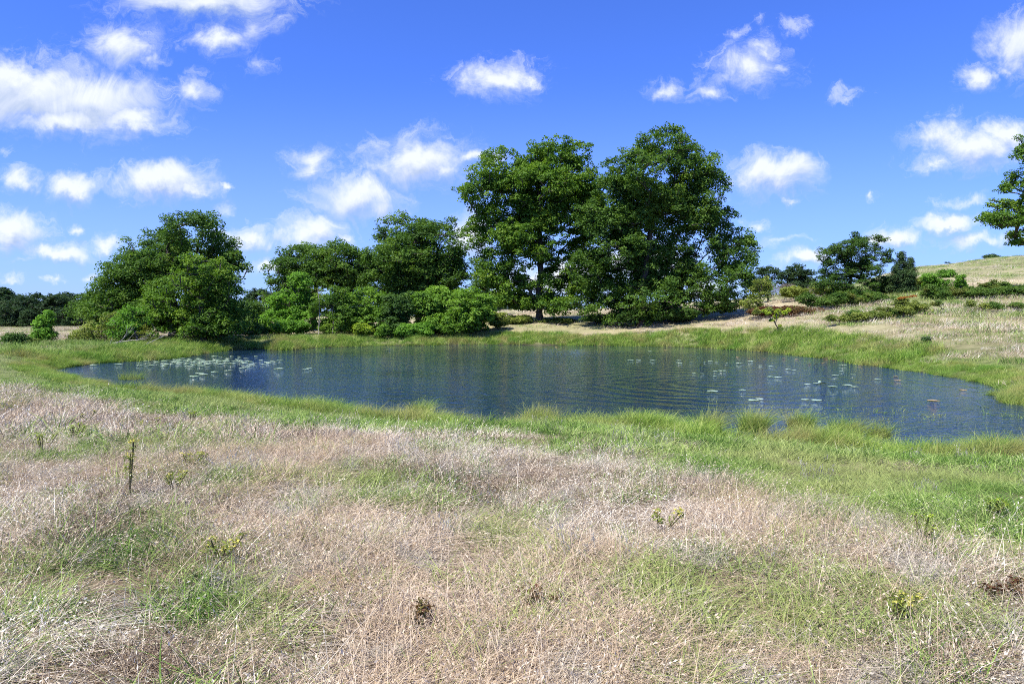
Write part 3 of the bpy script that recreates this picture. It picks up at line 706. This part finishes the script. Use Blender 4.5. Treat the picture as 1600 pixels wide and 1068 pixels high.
for q, (lab, px, sx, sy, mt) in enumerate([('pale leafy herb at the waterline below the smaller rounded sumac', 567, 13, 10, 'lime'), ('pale herb at the waterline left of the dull green small tree', 598, 11, 9, 'sumac'),
        ('low yellowish bush below the yellow-tipped thin tree', 520, 22, 12, 'hick'), ('broad pale bush at the foot of the dull green small tree', 632, 18, 10, 'bright'),
        ('yellow-green bush under the left part of the domed sumac', 662, 18, 12, 'bright'), ('low bush beside the right end of the domed sumac', 778, 20, 12, 'olive'),
        ('low green bush below the dark pointed small tree', 455, 26, 10, 'bright'), ('small dark bush below the gap-filling shrub', 395, 26, 9, 'dark')]):
    T('shrub', lab, 'shrub', 74 if px < 700 else 80, (px, 530), [(px, 525 - sy * .7, sx, sy)], mt, rc=.4, nl=45, ls=.2, dens=.8, gap=.25, trunk=.05, seed=40 + q, **U_)
T('small_tree', 'slender tree seen behind the left side of the hickory', 'tree', 110, (758, 500), [(752,430,20,36),(775,470,18,20),(745,475,22,18)], 'dark', rc=.8, nl=55, ls=.32, dens=.5, gap=.42, trunk=.2, seed=28)
T('shrub', 'shadowed brush at the foot of the tallest oak', 'shrub', 81.5, (1020, 522), [(1000,512,50,9),(1060,508,50,10),(1120,500,35,10),(940,515,30,6)], 'dark', rc=.45, nl=45, ls=.2, dens=.5, gap=.4, trunk=.06, seed=29, **U_)
T('shrub', 'green weeds around the foot of the bare hickory trunk', 'shrub', 84, (870, 512), [(872,510,32,6),(810,506,26,6)], 'olive', rc=.4, nl=45, ls=.18, dens=.7, gap=.35, trunk=.04, seed=30, **U_)
# right bank and slope
T('shrub', 'tall thin bush at the right edge of the tallest oak', 'shrub', 74, (1190, 485), [(1192,452,18,22),(1180,475,22,14)], 'olive', rc=.5, nl=45, ls=.2, dens=.5, gap=.4, trunk=.08, seed=31, **U_)
T('shrub', 'reddish-brown brush on the bank right of the tallest oak', 'shrub', 70, (1225, 490), [(1200,485,30,8),(1240,484,32,7),(1275,486,20,6)], 'rust', rc=.35, nl=45, ls=.16, dens=.8, gap=.3, trunk=.04, seed=32, **U_)
T('small_tree', 'round grey-green small tree on the slope left of the locust', 'tree', 97, (1248, 468), [(1248,428,20,18),(1228,442,16,18),(1268,438,20,20),(1250,452,26,14)], 'dist', rc=.6, nl=55, ls=.24, dens=.5, gap=.36, trunk=.14, seed=33)
T('small_tree', 'small tree half hidden behind the right side of the tallest oak', 'tree', 100, (1200, 470), [(1200,430,20,14),(1185,445,20,14)], 'dist', rc=.6, nl=50, ls=.24, dens=.5, gap=.4, trunk=.12, seed=34)
T('dead_brush', 'grey leafless brush between the slope trees', 'brush', 92, (1222, 470), [(1222,452,24,12),(1275,448,18,12)], 'greybr', rc=.5, nl=40, ls=.30, asp=.07, dens=.6, gap=.35, trunk=.05, seed=35, bark='deadbark', **U_)
T('locust_tree', 'feathery small tree on the slope with upper branches swept to the right', 'tree', 76, (1328, 470),
  [(1328,388,30,15),(1300,400,26,18),(1350,382,24,12),(1376,374,16,6),(1368,396,24,9),(1384,408,14,6),(1312,424,34,18),(1350,424,34,13),(1300,446,30,18),(1340,448,36,16),(1330,465,45,10),(1336,408,30,15),(1362,412,22,10),(1336,376,9,11),(1308,388,9,10),(1290,415,12,16),(1366,385,7,8)],
  'dark', rc=.45, nl=50, ls=.17, dens=.40, gap=.36, trunk=.16, seed=36, flat=.7, depth=.9, up=.8, gs=1.)
T('cedar_tree', 'dark spiky-topped cedar right of the feathery locust', 'tree', 74, (1412, 466),
  [(1409,402,5,12),(1424,410,4,10),(1408,420,13,14),(1412,436,22,14),(1412,454,26,12),(1430,426,8,8)], 'cedar', rc=.32, nl=55, ls=.15, asp=.4, dens=.7, gap=.3, trunk=.14, seed=37, flat=1.0)
T('shrub', 'dark green bush in front of the feathery locust', 'shrub', 72, (1262, 478), [(1258,462,13,9),(1275,468,14,9),(1290,474,18,8)], 'bramble', rc=.4, nl=50, ls=.17, dens=.8, gap=.28, trunk=.05, seed=38, **U_)
T('shrub', 'wide bramble patch below the locust and cedar', 'shrub', 70, (1340, 482), [(1312,472,16,8),(1338,475,18,7),(1365,470,14,9),(1385,474,14,6),(1292,478,16,7),(1325,468,10,6)], 'bramble', rc=.35, nl=50, ls=.16, dens=.8, gap=.25, trunk=.04, seed=39, **U_)
T('young_elm', 'short leafy sapling just right of the cedar', 'sapling', 73, (1470, 456), [(1452,436,14,6),(1478,430,16,6),(1466,446,22,8)], 'bright', rc=.35, nl=38, ls=.15, dens=.6, gap=.4, trunk=.06, seed=60)
T('sapling', 'pointed sapling above the bramble hedge', 'sapling', 72, (1500, 452), [(1501,432,6,9),(1501,442,10,8)], 'bright', rc=.3, nl=50, ls=.15, dens=.8, gap=.25, trunk=.05, seed=61)
T('shrub', 'green scrub between the locust and the cedar', 'shrub', 78, (1372, 468), [(1378,450,20,12),(1392,458,22,9)], 'dark', rc=.4, nl=50, ls=.18, dens=.8, gap=.28, trunk=.05, seed=62, **U_)
T('shrub', 'scrub sloping up to the right of the cedar', 'shrub', 76, (1448, 462), [(1446,448,18,9),(1434,456,16,7)], 'olive', rc=.35, nl=50, ls=.16, dens=.8, gap=.3, trunk=.05, seed=63, **U_)
T('shrub', 'yellow-green scrub in front of the reddish brush', 'shrub', 69, (1215, 486), [(1186,478,9,7),(1203,474,6,5),(1221,478,9,6),(1240,475,6,5),(1256,477,8,5)], 'olive', rc=.3, nl=45, ls=.14, dens=.7, gap=.35, trunk=.04, seed=64, **U_)
T('shrub', 'dull scrub below the round slope tree', 'shrub', 88, (1240, 472), [(1240,458,26,9),(1205,455,16,10),(1290,452,22,12)], 'olive', rc=.4, nl=45, ls=.2, dens=.6, gap=.38, trunk=.05, seed=65, **U_)
T('shrub', 'small olive bush between the lone thin sapling and the orange-tipped bush', 'shrub', 57, (1365, 506), [(1350,500,18,6),(1375,499,16,6)], 'olive', rc=.28, nl=40, ls=.12, dens=.7, gap=.35, trunk=.03, seed=66, **U_)
hedge = [(1465, 457, 24, 8), (1500, 454, 26, 9), (1535, 452, 28, 10), (1572, 449, 28, 12), (1610, 448, 30, 12), (1650, 446, 30, 12)]
hl = ['leftmost clump of the bramble hedge under the hill', 'second clump of the bramble hedge, under the pointed sapling', 'middle clump of the bramble hedge under the hill',
      'tall clump of the bramble hedge near the right edge', 'bramble clump at the right edge of the photo', 'bramble clump just beyond the right edge of the photo']
for q, (a_, b_, c_, d_) in enumerate(hedge):
    T('bramble', hl[q], 'bramble', 68, (a_, b_ + 8), [(a_, b_ + 2, c_ * .9, d_ * .7)] + [(a_ + dx_, b_ - dy_, c_ * w_, d_ * h__) for dx_, dy_, w_, h__ in zip(np.random.default_rng(q + 17).uniform(-22, 22, 6), np.random.default_rng(q + 19).uniform(-2, 7, 6), np.random.default_rng(q + 13).uniform(.15, .38, 6), np.random.default_rng(q + 15).uniform(.5, 1.0, 6))], 'bramble', rc=.30, nl=46, ls=.15, dens=.7, gap=.30, trunk=.04, seed=70 + q, group='bramble clumps of the hedge under the hill', **U_)
low = [(1310,491,24,5,'olive'),(1345,489,26,6,'bramble'),(1385,490,22,6,'bramble'),(1440,486,26,6,'olive'),(1480,484,24,6,'bramble'),(1520,482,24,6,'olive'),(1570,484,26,6,'bramble')]
lowl = ['reddish-green bramble mound at the left end of the lower row', 'low bramble mound left of the orange-tipped bush', 'green bramble mound touching the orange-tipped bush on its left', 'low bramble mound just right of the orange-tipped bush',
        'green bramble mound in the middle of the lower right row', 'dull bramble mound in the lower right row', 'rightmost green mound of the lower bramble row']
for q, (a_, b_, c_, d_, mt) in enumerate(low):
    T('bramble', lowl[q], 'bramble', 58, (a_, b_ + 6), [(a_ + dx_, b_ - dy_, c_ * w_, d_ * h__) for dx_, dy_, w_, h__ in zip(np.random.default_rng(q + 7).uniform(-22, 22, 6), np.random.default_rng(q + 9).uniform(-2, 5, 6), np.random.default_rng(q + 3).uniform(.18, .42, 6), np.random.default_rng(q + 5).uniform(.6, 1.5, 6))], mt, rc=.3, nl=42, ls=.13, dens=.6, gap=.40, trunk=.03, seed=80 + q, group='bramble mounds of the lower row on the bank', **U_)
ob = T('shrub', 'leafy bush with an orange-brown dead tip on the right bank', 'shrub', 56, (1412, 502), [(1410,480,14,10),(1414,494,15,9)], 'olive', rc=.3, nl=55, ls=.14, dens=.8, gap=.28, trunk=.05, seed=90, **U_)
r_ = np.random.default_rng(91); C_ = np.array([P(1404 + q * 5, 467 - q * .8, 56)[0] for q in range(6)]) ; V, F_, A = foliage(C_, .18, 40, .12, r_)
obj('dead_leaves', mesh('dead_leaves', V - np.array(ob.location), F_, M['orange'], {'rnd': A}), ob)
T('sapling', 'thin yellow-green sapling standing alone on the dry bank', 'sapling', 62, (1213, 520), [(1200,487,4,3),(1194,483,3,2),(1226,486,4,3),(1232,482,3,3),(1213,492,4,5),(1206,498,4,2),(1219,508,3,3),(1214,484,3,4)], 'lime', rc=.13, nl=14, ls=.11, dens=1.0, gap=.2, trunk=.05, seed=92)
T('shrub', 'small bush alone on the bare crest of the hill', 'shrub', 190, (1546, 410), [(1546,405,13,6),(1552,402,6,4)], 'cedar', rc=.8, nl=50, ls=.35, dens=.8, gap=.25, trunk=.1, seed=93, **U_)
T('shrub', 'low dark brush along the hill crest left of the lone bush', 'shrub', 185, (1490, 416), [(1480,414,14,3.5),(1498,415,10,3)], 'cedar', rc=.6, nl=45, ls=.3, dens=.8, gap=.25, trunk=.05, seed=94, **U_)
T('shrub', 'small dark tuft-like bush low on the right bank', 'shrub', 45, (1448, 540), [(1448,535,5,4)], 'cedar', rc=.2, nl=50, ls=.1, dens=1., gap=.1, trunk=.02, seed=95, **U_)
T('oak_tree', 'large tree cut off by the right edge of the photo', 'tree', 70, (1675, 445),
  [(1606,262,28,36),(1600,222,16,22),(1590,290,32,34),(1600,330,40,30),(1555,318,20,10),(1542,342,16,9),(1568,345,26,14),(1600,365,26,14),(1590,378,14,6),(1650,290,60,80),(1700,330,70,80),(1680,220,60,60),(1650,370,50,30)],
  'hick', rc=.6, nl=60, ls=.24, dens=.38, gap=.40, trunk=.5, seed=96)

# distant wood beyond the field at left, each tree its own object
base_tree = []
for q in range(3):
    o = T('wood_tree', 'dark round tree in the distant wood beyond the dry field', 'tree', 158, (40 + q * 45, 512),
          [[(38, 482, 24, 18), (48, 500, 22, 14), (26, 500, 22, 14)], [(88, 478, 26, 18), (72, 498, 24, 14), (102, 498, 22, 14)], [(130, 484, 28, 20), (116, 502, 24, 12), (146, 502, 24, 12)]][q],
          'dist', rc=1.1, nl=48, ls=.5, dens=.5, gap=.3, trunk=.3, seed=100 + q, group='trees of the distant wood beyond the dry field')
    base_tree.append(o)
r_ = random.Random(5)


def copy_tree(src, loc, rz, s):
    c = src.copy(); COL.objects.link(c); c.location = loc; c.rotation_euler = (0, 0, rz); c.scale = (s, s, s)
    for ch in src.children:
        d = ch.copy(); COL.objects.link(d); d.parent = c; d.matrix_parent_inverse = ch.matrix_parent_inverse.copy()
    return c


spots = [(-8, 160, 1.0), (12, 168, 1.15), (60, 166, 1.05), (108, 170, 1.2), (150, 164, 1.05), (180, 160, 1.0), (215, 166, 1.05), (-40, 160, 1.1), (-75, 164, 1.0), (-110, 158, 1.1), (-150, 165, 1.0),
         (85, 175, 1.25), (35, 178, 1.3), (400, 185, 1.1), (360, 190, 1.0), (440, 190, 1.1), (480, 195, 1.0), (330, 180, 1.0), (620, 200, .8), (700, 200, .9), (770, 195, .9), (810, 200, .85), (840, 210, .8), (880, 215, .7), (740, 205, 1.), (560, 200, .9), (5, 150, .75), (25, 152, .7), (50, 150, .6), (96, 150, .65), (120, 152, .6)]
for q, (px, Yd, s) in enumerate(spots):
    xx = (px - 800) / 1067 * Yd; c = copy_tree(base_tree[q % 3], (xx, Yd, H(xx, Yd) - .1), r_.uniform(0, 6.28), s * r_.uniform(.85, 1.1))
    if px > 320: c['label'] = 'distant tree glimpsed low between the shoreline trunks and thicket'; c['group'] = 'distant trees glimpsed behind the shoreline trees'


# ------------------------------------------------------------------ fallen dead branches at left
def fallen(label, pts_px, Yd, rad, seed):
    r = np.random.default_rng(seed); pts = [P(a, b, Yd + (0 if len(pts_px) < 3 else i * .3))[0] for i, (a, b) in enumerate(pts_px)]
    base = pts[0].copy(); root = empty('fallen_branch', base); segs = []
    rr = np.linspace(rad, rad * .3, len(pts))
    for i in range(len(pts) - 1):
        n = 4; prev = pts[i]
        for s in range(1, n + 1):
            q = s / n; nx_ = pts[i] * (1 - q) + pts[i + 1] * q + r.normal(0, .03, 3); segs.append((prev, nx_, rr[i], rr[i] * (1 - q) + rr[i + 1] * q)); prev = nx_
    V, F_ = tubes(segs, 6); obj('limb', mesh('limb', V - base, F_, M['deadbark'], smooth=True), root)
    tw = []
    for i in range(7):
        q = r.uniform(.3, 1); k = min(int(q * (len(pts) - 1)), len(pts) - 2); a = pts[k] * .4 + pts[k + 1] * .6 + (pts[k + 1] - pts[k]) * r.uniform(-.4, .4)
        d = (pts[-1] - pts[0]); d = d / np.linalg.norm(d) * r.uniform(.4, .9) + np.array((r.normal(0, .2), r.normal(0, .2), abs(r.normal(0, .35)))); tw.append((a, a + d, .014, .006))
    for q in tw:
        V, F_ = tubes([q], 5); obj('twig', mesh('twig', V - base, F_, M['deadbark']), root)
    tag(root, label, 'branch')


fallen('long pale dead branch slanting up to the right at the left shore', [(186, 546), (215, 543), (235, 535), (256, 524)], 52, .04, 1)
fallen('pale dead branch slanting up steeply, leftmost of those at the left shore', [(164, 546), (180, 538), (198, 524)], 52.6, .035, 2)
fallen('grey dead branch lying almost flat behind the slanting ones', [(176, 536), (205, 531), (228, 530)], 54, .045, 3)
fallen('thin grey snag standing upright in front of the thicket', [(498, 522), (499, 490), (497, 455)], 73, .05, 4)
fallen('second thin bare snag, right of the taller upright one', [(520, 520), (521, 500), (519, 485)], 73, .035, 5)


# ------------------------------------------------------------------ lily pads
def pad_mesh(seed, mat, rad=.17):
    r = np.random.default_rng(seed); n = 20; a = np.linspace(.22, 2 * math.pi - .22, n); V = [(0, 0, .006)]
    for rr, zz in ((.55, .008), (1, .012)):
        for t_ in a:
            q = rad * rr * (1 + .05 * math.sin(3 * t_ + seed)); V.append((q * math.cos(t_), q * math.sin(t_), zz + (.010 * max(0, math.sin(t_ * 2 + seed)) if rr == 1 else 0) + r.normal(0, .002)))
    F3 = [(0, 1 + k, 2 + k) for k in range(n - 1)]; F4 = [(1 + k, 1 + n + k, 2 + n + k, 2 + k) for k in range(n - 1)]
    nv = len(V); V = V + [(x, y, z - .006) for x, y, z in V]
    F3 += [(nv, nv + 2 + k, nv + 1 + k) for k in range(n - 1)]; F4 += [(1 + n + k, nv + 1 + n + k, nv + 2 + n + k, 2 + n + k) for k in range(n - 1)]
    return mesh('lily_pad', V, [F3, F4], mat, {'rnd': np.full(len(V), r.uniform())}, True)


pm = [pad_mesh(s, M['pad']) for s in range(5)]; po = [pad_mesh(s + 9, M['padold'], .15) for s in range(2)]
r_ = random.Random(8); used = []


def add_pad(px, py, s, lab, grp, old=False, nm='lily_pad'):
    q = on_plane(px, py)
    for (a, b, c) in used:
        if math.hypot(q[0] - a, q[1] - b) < (c + s) * .15: return
    if sdf([q[0]], [q[1]])[0] > -.15: return
    used.append((q[0], q[1], s)); o = obj(nm, r_.choice(po if old else pm)); o.location = (q[0], q[1], .004); o.rotation_euler = (r_.uniform(-.015, .015), r_.uniform(-.015, .015), r_.uniform(0, 6.28)); o.scale = (s * .92, s * .92, s)
    tag(o, lab, 'lily pad', grp)


LA, GA = 'pale green lily pad in the crowded patch at the pond\'s left end', 'lily pads crowded at the left end of the pond'
for k in range(150):
    a = r_.gauss(0, 1); b = r_.gauss(0, 1); add_pad(305 + a * 52, 565.5 + b * 2.9 - a * .6, r_.uniform(.9, 1.7), LA, GA)
for (a, b) in [(318, 585), (304, 588), (298, 589), (336, 581), (357, 579), (312, 583)]: add_pad(a, b, 1.5, 'lily pad drifting in the short row below the crowded left patch', 'lily pads in the row below the crowded patch')
for (a, b, s) in [(385, 573, 1.6), (392, 571, 1.7), (378, 575, 1.2), (419, 566, 1.8), (430, 565, 1.2), (436, 576, 1.9), (478, 577, 1.2), (483, 575, 1.1), (411, 569, 1.1), (148, 570, 1.8), (232, 558, 1.6), (400, 556, 1.0)]:
    add_pad(a, b, s, 'single lily pad floating apart from the crowded left patch', 'lily pads apart from the crowded patch')
LR, GR = 'flat lily pad on the open right half of the pond', 'lily pads scattered on the right half of the pond'
for (a, b, s) in [(1128, 579, 1.9), (1118, 579.5, 1.2), (1113, 611, 1.9), (1160, 609, 1.2), (1178, 625, 1.7), (1192, 626, 1.7), (1186, 623, 1.3), (1302, 604, 1.8), (1323, 601.5, 1.8), (1336, 604, 1.4), (1258, 624, 1.2), (1276, 625, 1.6), (1305, 586, 1.5), (1172, 564, 1.8), (1155, 567.5, 1.8),
        (1317, 570, 2.0), (1204, 588.5, 1.6), (1216, 589, 1.6), (1276, 599, 1.3), (1020, 563, 1.7), (1028, 563, 1.6), (1060, 562, 1.5), (1062, 567, 1.5), (985, 562.5, 1.8), (998, 562, 1.6), (1016, 548, 1.4), (1085, 583, .9), (1097, 583.5, 1.0), (1117, 587.5, .9), (1262, 600, 1.2), (1188, 571, 1.2), (1205, 572, 1.3), (1232, 577, 1.4), (1240, 578, 1.2), (1333, 585, 1.1), (1315, 580, 1.0), (1371, 592, 1.2), (1102, 566, 1.0), (1120, 565, 1.2), (1135, 567, .9), (1080, 565, 1.2), (1110, 564, 1.4)]:
    add_pad(a, b, s * .78, LR, GR)
LY, GY = 'small yellowed lily pad by the right shore', 'yellowed lily pads by the right shore'
for (a, b, s) in [(1459, 626, 1.5), (1505, 609, 1.1), (1403, 594, 1.1), (1195, 560, 1.), (1153, 558, 1.), (1245, 561, 1.), (1290, 562, 1.1), (1304, 563, 1.), (1265, 568, .9), (1225, 560, 1.1), (1170, 560, .9), (1327, 566, .9), (1345, 571, 1.), (1400, 588, .9), (1285, 567, .8), (1040, 547, 1.2), (870, 542, 1.2)]:
    add_pad(a, b, s, LY, GY, True)


def folded_pad(px, py, s, lab, pale=False):
    q = on_plane(px, py); root = empty('folded_lily_pad', (q[0], q[1], 0)); n = 14; V = []
    for k in range(n + 1):
        t_ = math.pi * k / n
        for m_ in range(7):
            a = (m_ / 6 - .5) * 1.5; rr = s * math.sin(t_) * .55; V.append((-s + 2 * s * k / n, math.sin(a) * rr * .8, math.cos(a) * rr * .9 + .01 - (1 - math.cos(a)) * .1 * s))
    V = np.array(V); F_ = [(k * 7 + m_, k * 7 + m_ + 1, (k + 1) * 7 + m_ + 1, (k + 1) * 7 + m_) for k in range(n) for m_ in range(6)]
    nb = len(V); V2 = V * np.array([.97, .8, .9]) + np.array([0, 0, -.006]); F2 = [(a + nb, d + nb, c + nb, b + nb) for a, b, c, d in F_]
    obj('leaf', mesh('leaf', np.concatenate([V, V2]), np.array(F_ + F2), M['paddark'], {'rnd': np.full(2 * nb, .5)}, True), root)
    V, F_ = tubes([(np.array((-s * .9, 0, -.1)), np.array((-s * .5, 0, s * .25)), .012, .012)], 6); obj('stalk', mesh('stalk', V, F_, M['stem']), root)
    if pale:
        a = np.linspace(0, math.pi, 8); V = []; 
        for t_ in a:
            for rr in (.2, 1.): V.append((-s * .8 + math.cos(t_) * s * .45 * rr, .02 + .03 * rr, s * .45 + math.sin(t_) * s * .55 * rr))
        F_ = [(2 * k, 2 * k + 1, 2 * k + 3, 2 * k + 2) for k in range(7)]; obj('pale_edge', mesh('pale_edge', np.array(V), np.array(F_), M['pad'], {'rnd': np.ones(16)}, True), root)
    tag(root, lab, 'lily pad')


folded_pad(1286, 600, .17, 'dark folded lily pad with a pale raised edge, near the right shore', True)
folded_pad(1275, 570, .15, 'dark brown folded lily pad close to the far right grass')
folded_pad(1097, 570, .17, 'dark folded lily pad left of the pads below the tallest oak')


# ------------------------------------------------------------------ sedge clumps standing in the water
def clump(lab, px, py, Rd, h, n, seed):
    q = on_plane(px, py, .0); r = np.random.default_rng(seed)
    v_, f_, a_ = join([blades(n=n, Rd=Rd, h=h, wd=.011, lean=.12, bend=.9, seed=seed, segs=4, spread=.75), blades(n=n // 8, Rd=Rd, h=h * 1.15, wd=.006, lean=.35, bend=.7, seed=seed + 1, segs=4, heads=.8, spread=.5)])
    o = obj('sedge_clump', mesh('sedge_clump', v_, f_, M['marsh'], {'rnd': a_}), loc=(q[0], q[1], -.03)); tag(o, lab, 'sedge clump')


clump('bright green sedge clump leaning over the water at the near bank', 1105, 672, .32, .48, 900, 1)
clump('dense upright sedge clump standing in the water, tallest of the near ones', 1175, 672, .34, .52, 1300, 2)
clump('brownish sedge clump right of the tallest near one', 1250, 668, .34, .44, 900, 3)
clump('sprawling sedge clump at the tip of the near bank', 1320, 678, .42, .40, 1000, 4)
clump('small yellowish sedge clump beside open water at near right', 1372, 682, .28, .34, 600, 5)
clump('rounded sedge clump on the near bank left of centre', 655, 645, .4, .38, 700, 6)
clump('wide tan-green sedge clump on the near bank at centre', 840, 656, .5, .40, 900, 7)
clump('sedge clump in the water at the left near bank', 205, 592, .6, .36, 500, 8)
clump('sedge clump on the small spit at the right edge', 1585, 628, .5, .40, 700, 9)


# ------------------------------------------------------------------ flowering weeds in the meadow
def weed(lab, px, py, h, mt, seed, nf=42, lower='green', group=None, nm='flowering_weed', spread=.10):
    h *= .72; spread *= .8; x, y = ground_hit(px, py); r = np.random.default_rng(seed); z = H(x, y); root = empty(nm, (x, y, z)); segs = []; tips = []
    for k in range(3 + int(r.integers(3))):
        a = r.uniform(0, 6.28); e = np.array((math.cos(a) * spread + .04, math.sin(a) * spread, 0)) * r.uniform(.5, 1.3); hh = h * r.uniform(.7, 1.05); p0 = np.array((e[0] * .2, e[1] * .2, 0)); prev = p0
        for s in range(1, 5):
            q = s / 4; nx_ = np.array((e[0] * (.2 + q), e[1] * (.2 + q), hh * q)); segs.append((prev, nx_, .005, .004)); prev = nx_
        tips.append(prev)
    V, F_ = tubes(segs, 5); obj('stem', mesh('stem', V, F_, M['stem']), root)
    C_ = np.array([t_ * q for t_ in tips for q in (.5, .7, .88)]); V, F_, A = foliage(C_, .05, 7, .042, r, asp=.25); obj('leaves', mesh('leaves', V, F_, M['olive' if mt != 'rust' else 'rust'], {'rnd': A}), root)
    for tp_ in tips:
        V, F_, A = foliage(np.array([tp_]), .035, nf // 3, .020, r, asp=.6); obj('flower_head', mesh('flower_head', V, F_, M[mt], {'rnd': A}), root)
    tag(root, lab, 'weed', group)


weed('tall dark-stemmed weed with a yellow top in the pinkish grass at left', 201, 778, .62, 'yellow', 1, spread=.05)
weed('bushy yellow weed low right of the tall dark-stemmed one', 272, 770, .24, 'yellow', 2)
weed('small yellow-leaved weed right of the tall dark-stemmed one, higher up', 296, 735, .22, 'yellow', 3)
weed('short bright yellow weed alone in the foreground straw at left', 342, 888, .24, 'yellow', 4)
weed('bright yellow flower tuft alone in the foreground at right', 1391, 975, .17, 'yellow', 5, nf=45, spread=.06)
weed('pale yellow weed at the dry edge right of centre', 1030, 838, .26, 'yellow', 6)
for q, (a, b, lab) in enumerate([(115, 690, 'pale yellow-green weed on the left slope, nearest the left edge but one'), (230, 676, 'yellow-green weed straight above the tall dark-stemmed one'), (300, 663, 'yellow-green weed highest on the left slope, right of the others'),
        (135, 663, 'yellow-green weed high on the left slope below the pond tip'), (66, 708, 'yellow-green weed closest to the left edge of the photo')]):
    weed(lab, a, b, .30, 'yellow' if q % 2 else 'lime', 20 + q, group='yellow-green weeds in the left slope patch')
for q, (a, b, lab) in enumerate([(1440, 845, 'yellow-green weed left of its neighbour at the right grass edge'), (1545, 812, 'yellow-green weed near the right edge where dry grass turns green')]):
    weed(lab, a, b, .24, 'lime', 40 + q)
weed('rust-brown seed stalk left of centre in the foreground', 645, 985, .15, 'rust', 50, spread=.03, nm='dock_weed')
weed('rusty weed patch in the centre foreground', 825, 950, .12, 'rust', 51, nm='dock_weed')
weed('rusty weed patch at the far right foreground', 1555, 945, .13, 'rust', 52, nm='dock_weed')
print('LEAVES', NL, 'objs', len(scene.objects))
